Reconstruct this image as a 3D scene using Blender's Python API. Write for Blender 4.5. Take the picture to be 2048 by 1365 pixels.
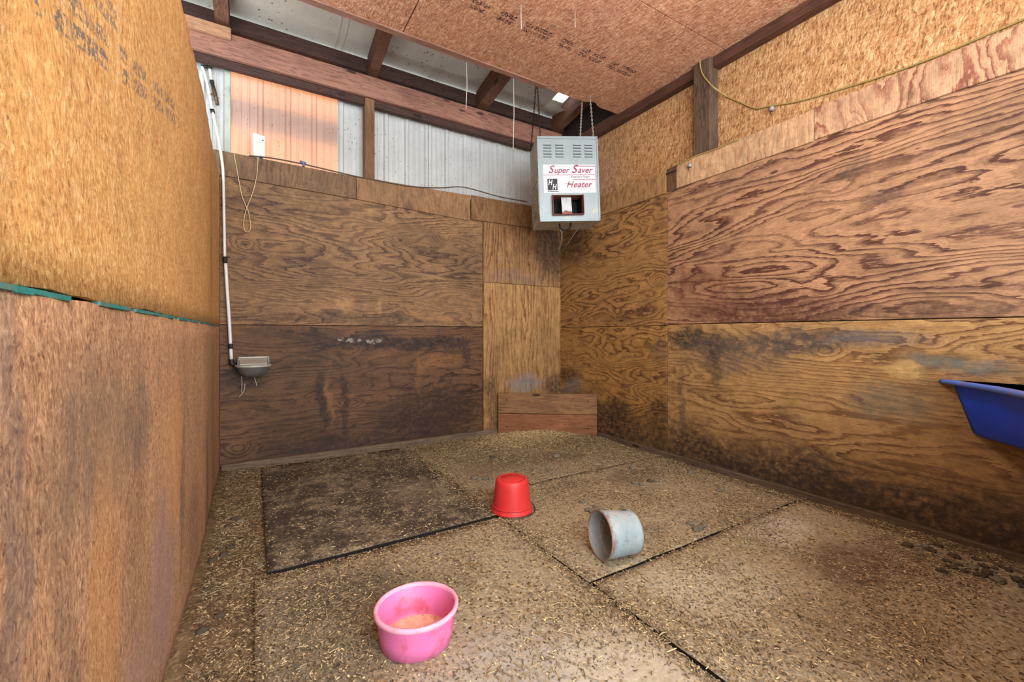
import bpy, bmesh, math, random
import numpy as np
from mathutils import Vector, Matrix, Euler, noise as mnoise
random.seed(7); rng = np.random.default_rng(11)
for o in list(bpy.data.objects): bpy.data.objects.remove(o)
S = bpy.context.scene; COL = S.collection
R = math.radians

# ------------------------------------------------------------------ camera
YAW = R(31.1); CH = 1.144; FPX = 853.0; HOR = 667.0
cd = bpy.data.cameras.new('camera'); cam = bpy.data.objects.new('camera', cd); COL.objects.link(cam)
cd.sensor_width = 36; cd.lens = FPX/2048*36; cd.shift_y = -(682.5-HOR)/2048; cd.clip_start = .02
cam.location = (0, 0, CH); cam.rotation_euler = (R(90), 0, -YAW)
S.camera = cam
_s, _c = math.sin(YAW), math.cos(YAW)
def _ray(u, v): r = (u-1024)/FPX; return Vector((r*_c+_s, _c-r*_s, (HOR-v)/FPX))
O = Vector((0, 0, CH))
def onz(u, v, z=0): d = _ray(u, v); return O+d*((z-CH)/d.z)
def onx(u, v, x): d = _ray(u, v); return O+d*(x/d.x)
def ony(u, v, y): d = _ray(u, v); return O+d*(y/d.y)

# ------------------------------------------------------------------ world, sun, lights, exposure
W = bpy.data.worlds.new('world'); S.world = W; W.use_nodes = True
bg = W.node_tree.nodes['Background']; bg.inputs[0].default_value = (.78, .89, 1, 1); bg.inputs[1].default_value = 3.0
def light(name, typ, loc, rot, power, col, **kw):
    l = bpy.data.lights.new(name, typ); l.energy = power; l.color = col
    for k, v in kw.items(): setattr(l, k, v)
    o = bpy.data.objects.new(name, l); COL.objects.link(o); o.location = loc; o.rotation_euler = rot
    return o
light('low_sun', 'SUN', (1, 12, 5), (R(-78), 0, R(0)), 2.2, (1, .78, .48), angle=R(1.5))
light('aisle_daylight', 'AREA', (.9, -1.6, 2.0), (R(80), 0, R(-8)), 84, (.90, .95, 1), shape='RECTANGLE', size=3.0, size_y=2.6)
light('stall_lamp', 'POINT', (1.45, .9, 2.6), (0, 0, 0), 34, (1, .97, .93), shadow_soft_size=.16)
vs = S.view_settings; vs.view_transform = 'Standard'; vs.look = 'None'; vs.gamma = 1; vs.use_curve_mapping = False
vs.exposure = .95

# ------------------------------------------------------------------ material helpers
def lin(r, g, b):
    f = lambda c: (c/255/12.92) if c/255 <= .04045 else ((c/255+.055)/1.055)**2.4
    return (f(r), f(g), f(b), 1)
def dsat(c, k=1.):
    l = .3*c[0]+.55*c[1]+.15*c[2]; return tuple(l+(q-l)*k for q in c[:3])+(1,)
class G:
    def __init__(s, name, rough=.7, metal=0, spec=.3):
        s.m = bpy.data.materials.new(name); s.m.use_nodes = True; s.t = s.m.node_tree
        s.b = s.t.nodes['Principled BSDF']; s.out = s.t.nodes['Material Output']
        s.b.inputs['Roughness'].default_value = rough; s.b.inputs['Metallic'].default_value = metal
        s.b.inputs['Specular IOR Level'].default_value = spec
        s._o = None
    def n(s, typ, props=None, **ins):
        nd = s.t.nodes.new(typ)
        for k, v in (props or {}).items(): setattr(nd, k, v)
        for k, v in ins.items():
            key = int(k[1:]) if k[0] == 'i' and k[1:].isdigit() else k
            s.set(nd.inputs[key], v)
        return nd
    def set(s, sock, v):
        if isinstance(v, bpy.types.NodeSocket): s.t.links.new(v, sock)
        else: sock.default_value = v
    def ma(s, op, a, b=0., c=0.): return s.n('ShaderNodeMath', {'operation': op}, i0=a, i1=b, i2=c).outputs[0]
    def xyz(s):
        if not s._o:
            s._o = s.n('ShaderNodeTexCoord').outputs['Object']
            sp = s.n('ShaderNodeSeparateXYZ', i0=s._o); s._x = [sp.outputs[k] for k in range(3)]
        return s._o, s._x
    def comb(s, x, y, z=0.): return s.n('ShaderNodeCombineXYZ', i0=x, i1=y, i2=z).outputs[0]
    def noise(s, v, scale=1., det=3., rough=.55, dist=0., col=False):
        nd = s.n('ShaderNodeTexNoise', Vector=v, Scale=scale, Detail=det, Roughness=rough, Distortion=dist)
        return nd.outputs['Color' if col else 'Fac']
    def vor(s, v, scale=1., feat='F1', rnd=1.):
        return s.n('ShaderNodeTexVoronoi', {'feature': feat}, Vector=v, Scale=scale, Randomness=rnd)
    def mr(s, v, a, b, c=0., d=1., smooth=True):
        return s.n('ShaderNodeMapRange', {'interpolation_type': 'SMOOTHSTEP' if smooth else 'LINEAR'}, i0=v, i1=a, i2=b, i3=c, i4=d).outputs[0]
    def ramp(s, f, stops, interp='LINEAR'):
        nd = s.n('ShaderNodeValToRGB', Fac=f); e = nd.color_ramp; e.interpolation = interp
        while len(e.elements) < len(stops): e.elements.new(.5)
        for el, (p, c) in zip(e.elements, stops):
            el.position = p; el.color = c if isinstance(c, (tuple, list)) else (c, c, c, 1)
        return nd.outputs[0]
    def mix(s, f, a, b, blend='MIX'):
        nd = s.n('ShaderNodeMix', {'data_type': 'RGBA', 'blend_type': blend}, i0=f, i6=a, i7=b)
        return nd.outputs[2]
    def mul(s, col, val): return s.mix(1., col, s.n('ShaderNodeCombineColor', i0=val, i1=val, i2=val).outputs[0], 'MULTIPLY')
    def bump(s, h, strength=.3, dist=.01):
        s.set(s.b.inputs['Normal'], s.n('ShaderNodeBump', Strength=strength, Distance=dist, Height=h).outputs[0])
    def stains(s, col, ua, va, lst, wob=.22, seed=0., wscale=2.6, stretch=(1, 1)):
        """ragged marks: (u, v, ru, rv, strength, colour[, grain])"""
        if not lst: return col
        _, x = s.xyz(); u, v = x[ua], x[va]
        q = s.comb(s.ma('MULTIPLY', u, stretch[0]), s.ma('MULTIPLY', v, stretch[1]), seed)
        w = s.n('ShaderNodeSeparateXYZ', i0=s.noise(q, wscale, 6., .65, col=True))
        u = s.ma('ADD', u, s.ma('MULTIPLY', s.ma('SUBTRACT', w.outputs[0], .5), wob*2))
        v = s.ma('ADD', v, s.ma('MULTIPLY', s.ma('SUBTRACT', w.outputs[1], .5), wob*2))
        fine = s.mr(s.noise(q, 22., 5., .7), .3, .65, .35, 1.)
        for t in lst:
            cu, cv, ru, rv, st, cc = t[:6]
            d = s.n('ShaderNodeVectorMath', {'operation': 'LENGTH'},
                    i0=s.comb(s.ma('DIVIDE', s.ma('SUBTRACT', u, cu), ru), s.ma('DIVIDE', s.ma('SUBTRACT', v, cv), rv))).outputs['Value']
            mk = s.mr(d, 1., .35, 0., st)
            mk = s.ma('MULTIPLY', mk, fine)
            col = s.mix(mk, col, cc)
        return col
    def done(s, col):
        s.set(s.b.inputs['Base Color'], col); return s.m

def ply(name, ga, aa, light_, dark_, seed, K=12., M=8., gs=.5, as_=2.2, stains=(), tone=.3, knot=1., thr=.5, lw=1., ua=None, wob=.16, fibre=.35):
    light_, dark_ = dsat(light_), dsat(dark_); g = G(name, .62, 0, .28); _, x = g.xyz(); gg, a = x[ga], x[aa]
    c2 = lambda p, q, z=0.: g.comb(g.ma('MULTIPLY', gg, p), g.ma('MULTIPLY', a, q), seed+z)
    n1 = g.noise(c2(gs, as_), 1., 2.5, .5); n2 = g.noise(c2(gs*7, as_*7, 3.), 1., 3., .6); n3 = g.noise(c2(5., 170., 7.), 1., 3., .6); n4 = g.noise(c2(gs*26, as_*30, 5.), 1., 3., .65)
    kv = g.vor(c2(1.3, 2.6, 1.), 1.6); kd = kv.outputs['Distance']
    ksel = g.ma('GREATER_THAN', g.n('ShaderNodeSeparateColor', i0=kv.outputs['Color']).outputs[0], thr)
    kb = g.ma('MULTIPLY', g.mr(kd, .34, .0), g.ma('MULTIPLY', ksel, 3.2*knot))
    ph = g.ma('ADD', g.ma('MULTIPLY', a, K), g.ma('MULTIPLY', n1, 2*M))
    ph = g.ma('ADD', ph, g.ma('ADD', g.ma('ADD', g.ma('MULTIPLY', n2, 1.7), g.ma('MULTIPLY', n4, .75)), kb)); ph = g.ma('ADD', ph, g.ma('MULTIPLY', n3, .22))
    fr = g.ma('FRACT', ph)
    lf = g.ramp(fr, [(0, 0), (.40, .04), (.66, .45), (.82, 1), (.93, .95), (1, 0)])
    lf = g.ma('MULTIPLY', lf, g.mr(g.noise(c2(1.1, 3., 11.), 1., 3.), .25, .7, .35*lw, 1.*lw))
    ph2 = g.ma('FRACT', g.ma('MULTIPLY', ph, 3.3)); lf = g.ma('ADD', lf, g.ma('MULTIPLY', g.ramp(ph2, [(0, 0), (.5, 0), (.85, 1), (1, 0)]), .30))
    col = g.mix(g.ma('MINIMUM', lf, 1.), light_, dark_)
    col = g.mul(col, g.mr(n3, .2, .8, 1-fibre, 1.+fibre*.35, False))
    tn = g.noise(c2(.9, 1.4, 17.), 1., 5., .65); col = g.mul(col, g.mr(tn, .25, .75, 1-tone, 1+tone*.5, False))
    gr1 = g.noise(c2(9., 16., 71.), 1., 7., .75); gr2 = g.noise(c2(1.6, 2.6, 81.), 1., 6., .7)
    col = g.mix(g.mr(gr2, .52, .72, 0., .5), col, lin(58, 42, 34))
    kc = g.ma('MULTIPLY', g.mr(kd, .055, .02), g.ma('MULTIPLY', ksel, .9*knot)); col = g.mix(g.ma('MINIMUM', kc, 1.), col, (.025, .013, .008, 1))
    sp = g.vor(c2(60., 60., 2.), 1.).outputs['Distance']; sc = g.noise(c2(3., 3., 30.), 1., 3.)
    col = g.mix(g.ma('MULTIPLY', g.mr(sp, .13, .05), g.mr(sc, .5, .62, 0., .75)), col, (.02, .013, .01, 1))
    col = g.mix(g.ma('MULTIPLY', g.mr(g.vor(c2(45., 45., 6.), 1.).outputs['Distance'], .09, .05), g.mr(g.noise(c2(2., 2., 60.), 1., 3.), .52, .66, 0., .6)), col, lin(214, 196, 165))
    hu = ua if ua is not None else (ga if ga != 2 else aa)
    col = g.stains(col, hu, 2, stains, wob, seed+40)
    col = g.mul(col, g.mr(gr1, .3, .7, .62, 1.22, False))
    g.bump(g.ma('ADD', g.ma('MULTIPLY', fr, .25), n3), .35, .004)
    return g.done(col)

def osb(name, ua, va, pal, seed, L=14., T=85., stains=(), var=.25, wob=.25, prints=(), stretch=(1, 1), contrast=1., soft=0.):
    pal = [dsat(q) for q in pal]; g = G(name, .72, 0, .25); _, x = g.xyz(); u, v = x[ua], x[va]
    w = g.n('ShaderNodeSeparateXYZ', i0=g.noise(g.comb(u, v, seed), 9., 3., .6, col=True))
    uu = g.ma('ADD', u, g.ma('MULTIPLY', w.outputs[0], .05)); vv = g.ma('ADD', v, g.ma('MULTIPLY', w.outputs[1], .05))
    best = None; edge = None
    for k, ang in enumerate((8, 67, 128, 97)):
        ca, sa = math.cos(R(ang)), math.sin(R(ang))
        p = g.ma('ADD', g.ma('MULTIPLY', uu, ca), g.ma('MULTIPLY', vv, sa)); q = g.ma('SUBTRACT', g.ma('MULTIPLY', vv, ca), g.ma('MULTIPLY', uu, sa))
        vo = g.vor(g.comb(g.ma('MULTIPLY', p, L*(1+.2*k)), g.ma('MULTIPLY', q, T*(1+.25*k)), seed+k*3.3), 1.)
        c = g.n('ShaderNodeSeparateColor', i0=vo.outputs['Color']).outputs[0]
        e = g.mr(vo.outputs['Distance'], .35, .75)
        best = c if best is None else g.ma('ADD', g.ma('MULTIPLY', best, .55), g.ma('MULTIPLY', c, .45)); edge = e if edge is None else g.ma('MULTIPLY', edge, e)
    fine = g.noise(g.comb(g.ma('MULTIPLY', uu, 90.), g.ma('MULTIPLY', vv, 90.), seed), 1., 4., .7)
    fac = g.mr(g.ma('ADD', best, g.ma('MULTIPLY', g.ma('SUBTRACT', fine, .5), .45)), .5-.33/contrast, .5+.33/contrast, 0, 1, False)
    col = g.ramp(fac, [(0, pal[0]), (.3, pal[1]), (.62, pal[2]), (1, pal[3])])
    tn = g.noise(g.comb(g.ma('MULTIPLY', u, stretch[0]), g.ma('MULTIPLY', v, stretch[1]), seed+9), 1.7, 5., .6)
    col = g.mul(col, g.mr(tn, .25, .75, 1-var, 1+var*.6, False))
    dk = g.vor(g.comb(u, v, seed+2), 55.); dsel = g.noise(g.comb(u, v, seed+4), 5., 2.)
    col = g.mix(g.ma('MULTIPLY', g.mr(dk.outputs['Distance'], .2, .1), g.mr(dsel, .5, .6, 0, .6)), col, (.03, .016, .01, 1))
    col = g.stains(col, ua, va, [q[:4]+(q[4]*.8,)+q[5:] for q in stains], wob, seed+20, stretch=stretch)
    col = g.mul(col, g.mr(g.noise(g.comb(g.ma('MULTIPLY', u, stretch[0]), g.ma('MULTIPLY', v, stretch[1]), seed+31), 12., 7., .75), .3, .7, .80, 1.12, False))
    col = g.mul(col, g.mr(fine, .3, .7, .82, 1.12, False))
    for (u0, v0, ang, ln, wd, st, cc) in prints:        # faded mill stamp: rows of broken marks, unreadable
        ca, sa = math.cos(R(ang)), math.sin(R(ang))
        du, dv = g.ma('SUBTRACT', u, u0), g.ma('SUBTRACT', v, v0)
        p = g.ma('ADD', g.ma('MULTIPLY', du, ca), g.ma('MULTIPLY', dv, sa)); q = g.ma('SUBTRACT', g.ma('MULTIPLY', dv, ca), g.ma('MULTIPLY', du, sa))
        inn = g.ma('MULTIPLY', g.ma('MULTIPLY', g.ma('GREATER_THAN', p, 0.), g.ma('LESS_THAN', p, ln)), g.mr(g.ma('ABSOLUTE', q), wd, wd*.8))
        word = g.mr(g.noise(g.comb(g.ma('MULTIPLY', p, 9.), g.ma('MULTIPLY', q, 1.), 3.+seed), 1., 1.), .44, .5)
        row = g.mr(g.ma('FRACT', g.ma('MULTIPLY', g.ma('ADD', q, wd), 1.0/wd)), .22, .3)
        ltr = g.mr(g.noise(g.comb(g.ma('MULTIPLY', p, 70.), g.ma('MULTIPLY', q, 70.), seed), 1., 3., .7), .47, .54)
        col = g.mix(g.ma('MULTIPLY', g.ma('MULTIPLY', inn, word), g.ma('MULTIPLY', g.ma('MULTIPLY', row, ltr), st)), col, cc)
    g.bump(g.ma('ADD', fac, fine), .35, .004)
    return g.done(col)

def lumber(name, ga, light_, dark_, seed, tone=.35, sc=1.):
    """sawn board, grain along local axis ga"""
    light_, dark_ = dsat(light_, .9), dsat(dark_, .9); g = G(name, .75, 0, .2); _, x = g.xyz(); o = [k for k in range(3) if k != ga]
    v = g.comb(g.ma('MULTIPLY', x[ga], 1.3*sc), g.ma('MULTIPLY', x[o[0]], 22.*sc), g.ma('ADD', g.ma('MULTIPLY', x[o[1]], 22.*sc), seed))
    n = g.noise(v, 1., 4., .6, .6); fr = g.ma('FRACT', g.ma('MULTIPLY', n, 9.))
    f = g.noise(g.comb(g.ma('MULTIPLY', x[ga], 4.), g.ma('MULTIPLY', x[o[0]], 240.), g.ma('MULTIPLY', x[o[1]], 240.)), 1., 3., .6)
    col = g.mix(g.ramp(fr, [(0, 0), (.5, .15), (.85, .8), (1, 0)]), light_, dark_)
    col = g.mul(col, g.mr(f, .25, .75, .7, 1.12, False)); tn = g.noise(x and g.xyz()[0], 2.3, 5., .65); col = g.mul(col, g.mr(tn, .25, .75, 1-tone, 1+tone*.4, False))
    kv = g.vor(g.comb(g.ma('MULTIPLY', x[ga], 2.2), g.ma('MULTIPLY', g.ma('ADD', x[o[0]], x[o[1]]), 7.), seed), 1.)
    col = g.mix(g.ma('MULTIPLY', g.mr(kv.outputs['Distance'], .14, .07), .85), col, (.02, .01, .007, 1))
    g.bump(f, .3, .003); return g.done(col)

def plain(name, c, rough=.5, metal=0., spec=.4, var=.15, scale=6., dirt=None, dirt_amt=.5, dscale=9., dthr=.52, bump=0.):
    g = G(name, rough, metal, spec); o, _ = g.xyz()
    n = g.noise(o, scale, 5., .65); col = g.mul(g.mix(0., c, c), g.mr(n, .25, .75, 1-var, 1+var*.5, False))
    if dirt:
        d = g.noise(o, dscale, 6., .7); col = g.mix(g.mr(d, dthr, dthr+.16, 0., dirt_amt), col, dirt)
    if bump: g.bump(g.noise(o, scale*8, 4.), bump, .004)
    return g.done(col)

# ------------------------------------------------------------------ mesh helpers
def tag(o, label=None, cat=None, group=None, kind=None):
    for k, v in (('label', label), ('category', cat), ('group', group), ('kind', kind)):
        if v: o[k] = v
    return o
def empty(name, loc=(0, 0, 0), rot=(0, 0, 0)):
    o = bpy.data.objects.new(name, None); COL.objects.link(o); o.location = loc; o.rotation_euler = rot; o.empty_display_size = .05; return o
def link(name, me, parent=None, mats=None):
    o = bpy.data.objects.new(name, me); COL.objects.link(o)
    if parent: o.parent = parent
    for m in ([mats] if isinstance(mats, bpy.types.Material) else (mats or [])): me.materials.append(m)
    return o
class MB:
    def __init__(s): s.b = bmesh.new()
    def box(s, x0, x1, y0, y1, z0, z1, mi=0, M=None):
        vs = [s.b.verts.new(p) for p in [(x0, y0, z0), (x1, y0, z0), (x1, y1, z0), (x0, y1, z0), (x0, y0, z1), (x1, y0, z1), (x1, y1, z1), (x0, y1, z1)]]
        if M:
            for v in vs: v.co = M @ v.co
        for f in [(0, 3, 2, 1), (4, 5, 6, 7), (0, 1, 5, 4), (1, 2, 6, 5), (2, 3, 7, 6), (3, 0, 4, 7)]:
            s.b.faces.new([vs[k] for k in f]).material_index = mi
        return s
    def tube(s, pts, r, n=8, mi=0, cap=True, closed=False):
        pts = [Vector(p) for p in pts]; rings = []; up = None; N = len(pts)
        for k, p in enumerate(pts):
            if closed: t = (pts[(k+1) % N]-pts[k-1]).normalized()
            else: t = (pts[min(k+1, N-1)]-pts[max(k-1, 0)]).normalized()
            if up is None: up = t.orthogonal().normalized()
            else: up = (up-t*up.dot(t)).normalized()
            w = t.cross(up); rr = r[k] if isinstance(r, (list, tuple)) else r
            rings.append([s.b.verts.new(p+(up*math.cos(a)+w*math.sin(a))*rr) for a in [2*math.pi*j/n for j in range(n)]])
        for k in range(N if closed else N-1):
            A, B = rings[k], rings[(k+1) % N]
            for j in range(n):
                f = s.b.faces.new([A[j], A[(j+1) % n], B[(j+1) % n], B[j]]); f.smooth = True; f.material_index = mi
        if cap and not closed: s.b.faces.new(rings[0][::-1]).material_index = mi; s.b.faces.new(rings[-1]).material_index = mi
        return s
    def lathe(s, prof, n=48, mi=0, M=None, sx=1., sy=1., fn=None, cap=True):
        rings = []
        for (r, z) in prof:
            ring = []
            for j in range(n):
                a = 2*math.pi*j/n; p = Vector((r*math.cos(a)*sx, r*math.sin(a)*sy, z))
                if fn: p = fn(p, a)
                ring.append(s.b.verts.new(M @ p if M else p))
            rings.append(ring)
        for A, B in zip(rings, rings[1:]):
            for j in range(n):
                f = s.b.faces.new([A[j], A[(j+1) % n], B[(j+1) % n], B[j]]); f.smooth = True; f.material_index = mi
        if prof[0][0] > 1e-5: pass
        if cap: s.b.faces.new(rings[-1]).material_index = mi
        return s
    def build(s, name, mats, parent=None, bevel=0., seg=1):
        if bevel: bmesh.ops.bevel(s.b, geom=list(s.b.edges), offset=bevel, segments=seg, affect='EDGES', clamp_overlap=True)
        bmesh.ops.recalc_face_normals(s.b, faces=list(s.b.faces))
        me = bpy.data.meshes.new(name); s.b.to_mesh(me); s.b.free()
        return link(name, me, parent, mats)
def boxo(name, x0, x1, y0, y1, z0, z1, m, parent=None, bevel=.002): return MB().box(x0, x1, y0, y1, z0, z1).build(name, m, parent, bevel)
def smooth_path(pts, n=6):
    P = [Vector(p) for p in pts]; out = []
    for i in range(len(P)-1):
        a, b, c, d = P[max(i-1, 0)], P[i], P[i+1], P[min(i+2, len(P)-1)]
        for k in range(n):
            t = k/n; out.append(.5*((2*b)+(c-a)*t+(2*a-5*b+4*c-d)*t*t+(3*b-a-3*c+d)*t**3))
    return out+[P[-1]]

# ------------------------------------------------------------------ colours and materials
BLK = lin(38, 30, 28); GRY = lin(105, 105, 108); DBR = lin(52, 36, 27); WHT = lin(190, 182, 170)
m_dark = plain('dark_backing', lin(45, 32, 25), .9, var=.3)
m_bu = ply('plywood_back_upper', 0, 2, lin(158, 120, 80), lin(70, 44, 30), 2., K=15, M=12, gs=.5, as_=2.6, tone=.35, lw=.85,
           stains=[(.8, 1.27, 1.4, .07, .6, DBR), (.2, 2.3, .8, .25, .3, BLK), (2.0, 1.9, .3, .5, .35, DBR), (.75, 1.38, .12, .14, .7, lin(178, 134, 88)), (1.05, 1.4, .04, .1, .6, lin(185, 142, 95)), (1.6, 1.32, .35, .06, .55, lin(168, 122, 80))])
m_bl = ply('plywood_back_lower', 0, 2, lin(124, 88, 57), lin(58, 38, 28), 5.5, K=14, M=11, gs=.45, as_=2.2, tone=.45, lw=.9,
           stains=[(1.2, 1.06, 1.2, .10, 1., BLK), (.3, 1.12, .5, .08, .6, BLK), (1.6, .35, .8, .34, .9, lin(46, 32, 26)), (.35, .2, .5, .3, .55, DBR), (.52, .52, .06, .42, .9, BLK), (.72, .45, .04, .45, .8, BLK),
                   (.6, .5, .04, .32, .45, lin(160, 112, 70)), (1.45, .75, .04, .3, .4, lin(156, 108, 68)), (1.0, 0., 1.9, .22, .85, lin(58, 46, 40)), (1.2, .1, .9, .35, .6, lin(44, 32, 28)), (.72, 1.085, .03, .02, .7, WHT), (.80, 1.07, .045, .025, .6, WHT), (.87, 1.08, .03, .02, .7, WHT), (.97, 1.065, .03, .025, .6, WHT), (1.03, 1.08, .025, .015, .6, WHT), (1.65, .85, .3, .12, .4, lin(160, 110, 66)), (1.95, .95, .09, .2, .6, BLK), (-.1, .75, .25, .12, .6, BLK)])
m_cl = ply('plywood_corner', 2, 0, lin(190, 146, 92), lin(132, 86, 48), 9., K=17, M=6, gs=.45, as_=3., tone=.28, ua=0, thr=.85,
           stains=[(2.75, .56, .35, .14, .75, lin(128, 126, 128)), (3.15, .5, .16, .2, .85, BLK), (2.3, .3, .12, .7, .6, DBR), (2.25, .55, .15, .15, .5, BLK)])
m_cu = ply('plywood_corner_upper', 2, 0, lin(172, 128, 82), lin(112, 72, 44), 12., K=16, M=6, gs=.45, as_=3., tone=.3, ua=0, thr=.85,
           stains=[(3.12, 2.2, .35, .5, .8, BLK), (2.6, 1.8, .5, .12, .3, GRY)])  # first entry: heater's shadow in the corner, painted dark into the plywood
m_bb = [ply('plywood_band_back_%d' % k, 2, 0, c1, c2, 20.+k*3, K=14, M=7, gs=.8, as_=2.6, tone=.3, ua=0, thr=.8, lw=.7)
        for k, (c1, c2) in enumerate([(lin(136, 104, 72), lin(94, 64, 42)), (lin(164, 124, 84), lin(116, 76, 50)), (lin(152, 112, 72), lin(104, 68, 42))])]
m_ru = ply('plywood_right_upper', 1, 2, lin(186, 140, 102), lin(92, 54, 40), 31., K=12, M=11, gs=.42, as_=2.1, tone=.28, lw=1.2, thr=.62, knot=.55,
           stains=[(1.8, 1.3, .9, .2, .9, lin(78, 42, 34)), (2.3, 1.5, .5, .3, .4, lin(110, 62, 46)), (.9, 1.27, .8, .06, .5, BLK), (2.45, 1.6, .05, .3, .5, lin(110, 54, 44)), (2.1, 1.55, .05, .25, .4, lin(104, 52, 44)), (1.2, 2.2, .12, .08, .6, lin(74, 58, 52)), (1.05, 1.95, .12, .1, .6, lin(74, 54, 50)), (.6, 2.25, .35, .2, .35, BLK), (1.9, 2.35, .6, .1, .35, lin(86, 70, 62))])
m_rl = ply('plywood_right_lower', 1, 2, lin(190, 148, 94), lin(104, 64, 38), 37., K=14, M=11, gs=.5, as_=2.2, tone=.3, lw=.8, thr=.6,
           stains=[(2.3, 1.07, .55, .15, 1., BLK), (2.0, 1.0, .65, .24, .75, lin(90, 80, 74)), (1.45, 1.1, .55, .14, .9, lin(74, 68, 66)), (2.15, .86, .1, .25, .6, BLK), (1.1, 1.1, .4, .08, .5, GRY),
                   (2.35, .05, .6, .5, .95, BLK), (1.6, .05, .8, .46, 1., lin(54, 43, 37)), (.9, .03, .9, .48, 1., lin(60, 48, 40)), (.2, .03, .8, .55, .95, lin(62, 48, 38)), (1.5, -.05, 2.2, .28, .9, lin(58, 46, 38)), (2.48, .5, .04, .5, .7, lin(74, 62, 54)), (1.0, .72, .28, .13, .8, lin(112, 104, 86)), (.75, .97, .3, .06, .9, lin(104, 108, 100)), (1.6, .55, .2, .1, .45, lin(96, 76, 60)), (.95, .9, .15, .06, .7, lin(206, 172, 112)), (.6, .55, .4, .2, .35, lin(112, 88, 60))])
m_rcl = ply('plywood_right_corner_lower', 1, 2, lin(186, 138, 78), lin(92, 58, 32), 41., K=13, M=11, gs=.7, as_=2.4, tone=.3, lw=.9, thr=.3, knot=1.2,
            stains=[(3.4, .02, 1.1, .52, 1., lin(52, 42, 36)), (3.3, .35, .35, .2, .6, lin(60, 46, 36)), (4.0, .5, .3, .16, .8, lin(112, 112, 112)), (4.1, .66, .3, .12, .7, BLK), (2.7, .3, .2, .35, .7, BLK), (2.72, 1.0, .16, .18, .5, lin(80, 70, 64))])
m_rcu = ply('plywood_right_corner_upper', 1, 2, lin(186, 138, 82), lin(92, 58, 34), 44., K=12, M=12, gs=.6, as_=2.2, tone=.32, lw=.95, thr=.35, knot=1.1,
            stains=[(3.95, 2.2, .5, .35, .7, BLK), (3.4, 1.3, .6, .05, .4, DBR)])  # black patch at (3.95, 2.2) darkens this panel for the shadow under the heater
m_rb = [ply('plywood_band_right_%d' % k, 2, 1, c1, c2, 50.+k*5, K=11, M=6.5, gs=.9, as_=2.4, tone=.22, ua=1, thr=.5, lw=l, knot=.8)
        for k, (c1, c2, l) in enumerate([(lin(184, 140, 92), lin(126, 84, 52), .7), (lin(112, 84, 58), lin(78, 54, 38), .8), (lin(206, 168, 126), lin(158, 100, 72), .6), (lin(204, 162, 124), lin(138, 74, 56), 1.)])]
m_left_u = osb('osb_left_upper', 1, 2, (lin(146, 96, 52), lin(196, 142, 82), lin(214, 164, 100), lin(236, 200, 144)), 3., L=46, T=140, contrast=.75, var=.2, stretch=(1, .45),
               stains=[(.62, 1.35, .12, .5, .5, lin(158, 110, 92)), (.8, 1.5, .12, .25, .4, lin(224, 170, 96)), (1.2, 1.9, .05, .35, .5, lin(238, 200, 150)), (3.4, 1.9, .14, .9, .55, lin(92, 64, 46)), (1.6, 1.55, .4, .15, .3, lin(226, 172, 104))],
               prints=[(.80, 1.60, 16, 1.25, .045, .85, lin(88, 92, 92)), (.86, 1.72, 12, .35, .03, .7, lin(92, 94, 94))])
m_left_l = osb('osb_left_lower', 1, 2, (lin(108, 78, 58), lin(160, 118, 86), lin(182, 140, 102), lin(208, 170, 130)), 6., L=46, T=140, contrast=.75, var=.34, stretch=(1, .3),
               stains=[(.58, .8, .14, .7, .8, lin(156, 144, 152)), (.76, .85, .05, .6, .7, lin(96, 88, 86)), (1.05, .95, .32, .2, .85, lin(112, 96, 80)), (1.38, .98, .2, .16, .8, lin(92, 84, 78)), (.92, .45, .05, .5, .7, lin(92, 74, 64)), (1.75, .35, .3, .45, .8, lin(156, 128, 124)), (1.35, .2, .3, .3, .7, lin(164, 134, 128)), (1.1, .55, .12, .5, .5, lin(206, 144, 78)), (2.1, .55, .04, .5, .8, lin(84, 70, 62)), (2.45, .25, .3, .3, .7, lin(110, 86, 74)), (3.0, .3, .1, .6, .8, lin(78, 60, 50)), (3.5, .7, .12, .8, .6, lin(120, 90, 80)), (1.9, .75, .25, .4, .5, lin(212, 152, 86))])
m_teal = plain('teal_edge_paint', lin(38, 118, 112), .7, var=.4, scale=30, dirt=lin(120, 100, 70), dthr=.5)
m_ceil = osb('osb_ceiling', 0, 1, (lin(152, 98, 74), lin(192, 132, 100), lin(212, 156, 120), lin(234, 194, 158)), 13., L=22, T=110, var=.15,
             stains=[(2.0, 2.0, .5, .5, .3, lin(196, 142, 128)), (1.3, 3.0, .3, .2, .3, lin(196, 136, 88))],
             prints=[(1.2, 2.71, 0., 1.75, .06, 1., lin(66, 38, 44)), (1.5, 2.62, 0., 1.1, .03, .5, lin(96, 60, 60))])
m_osbr = osb('osb_right', 1, 2, (lin(126, 82, 48), lin(174, 124, 78), lin(194, 148, 98), lin(220, 184, 138)), 17., L=15, T=85, var=.16,
             stains=[(3.7, 2.9, .5, .3, .6, lin(176, 126, 112)), (3.0, 2.8, .3, .3, .4, lin(196, 138, 72))])
m_hdr = lumber('lumber_header', 0, lin(166, 112, 88), lin(108, 68, 54), 2.)
m_blk = lumber('lumber_block', 0, lin(192, 138, 96), lin(146, 96, 66), 5.)
m_dkx = lumber('lumber_dark_x', 0, lin(86, 58, 48), lin(48, 32, 28), 7.)
m_raf = lumber('lumber_rafter', 1, lin(126, 82, 58), lin(74, 46, 34), 9.)
m_pst = lumber('lumber_post', 2, lin(140, 100, 66), lin(96, 62, 40), 11.)
m_old = lumber('lumber_old_post', 2, lin(112, 88, 68), lin(54, 38, 30), 14.)
m_bmy = lumber('lumber_beam_y', 1, lin(104, 66, 48), lin(60, 36, 28), 17.)
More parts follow.
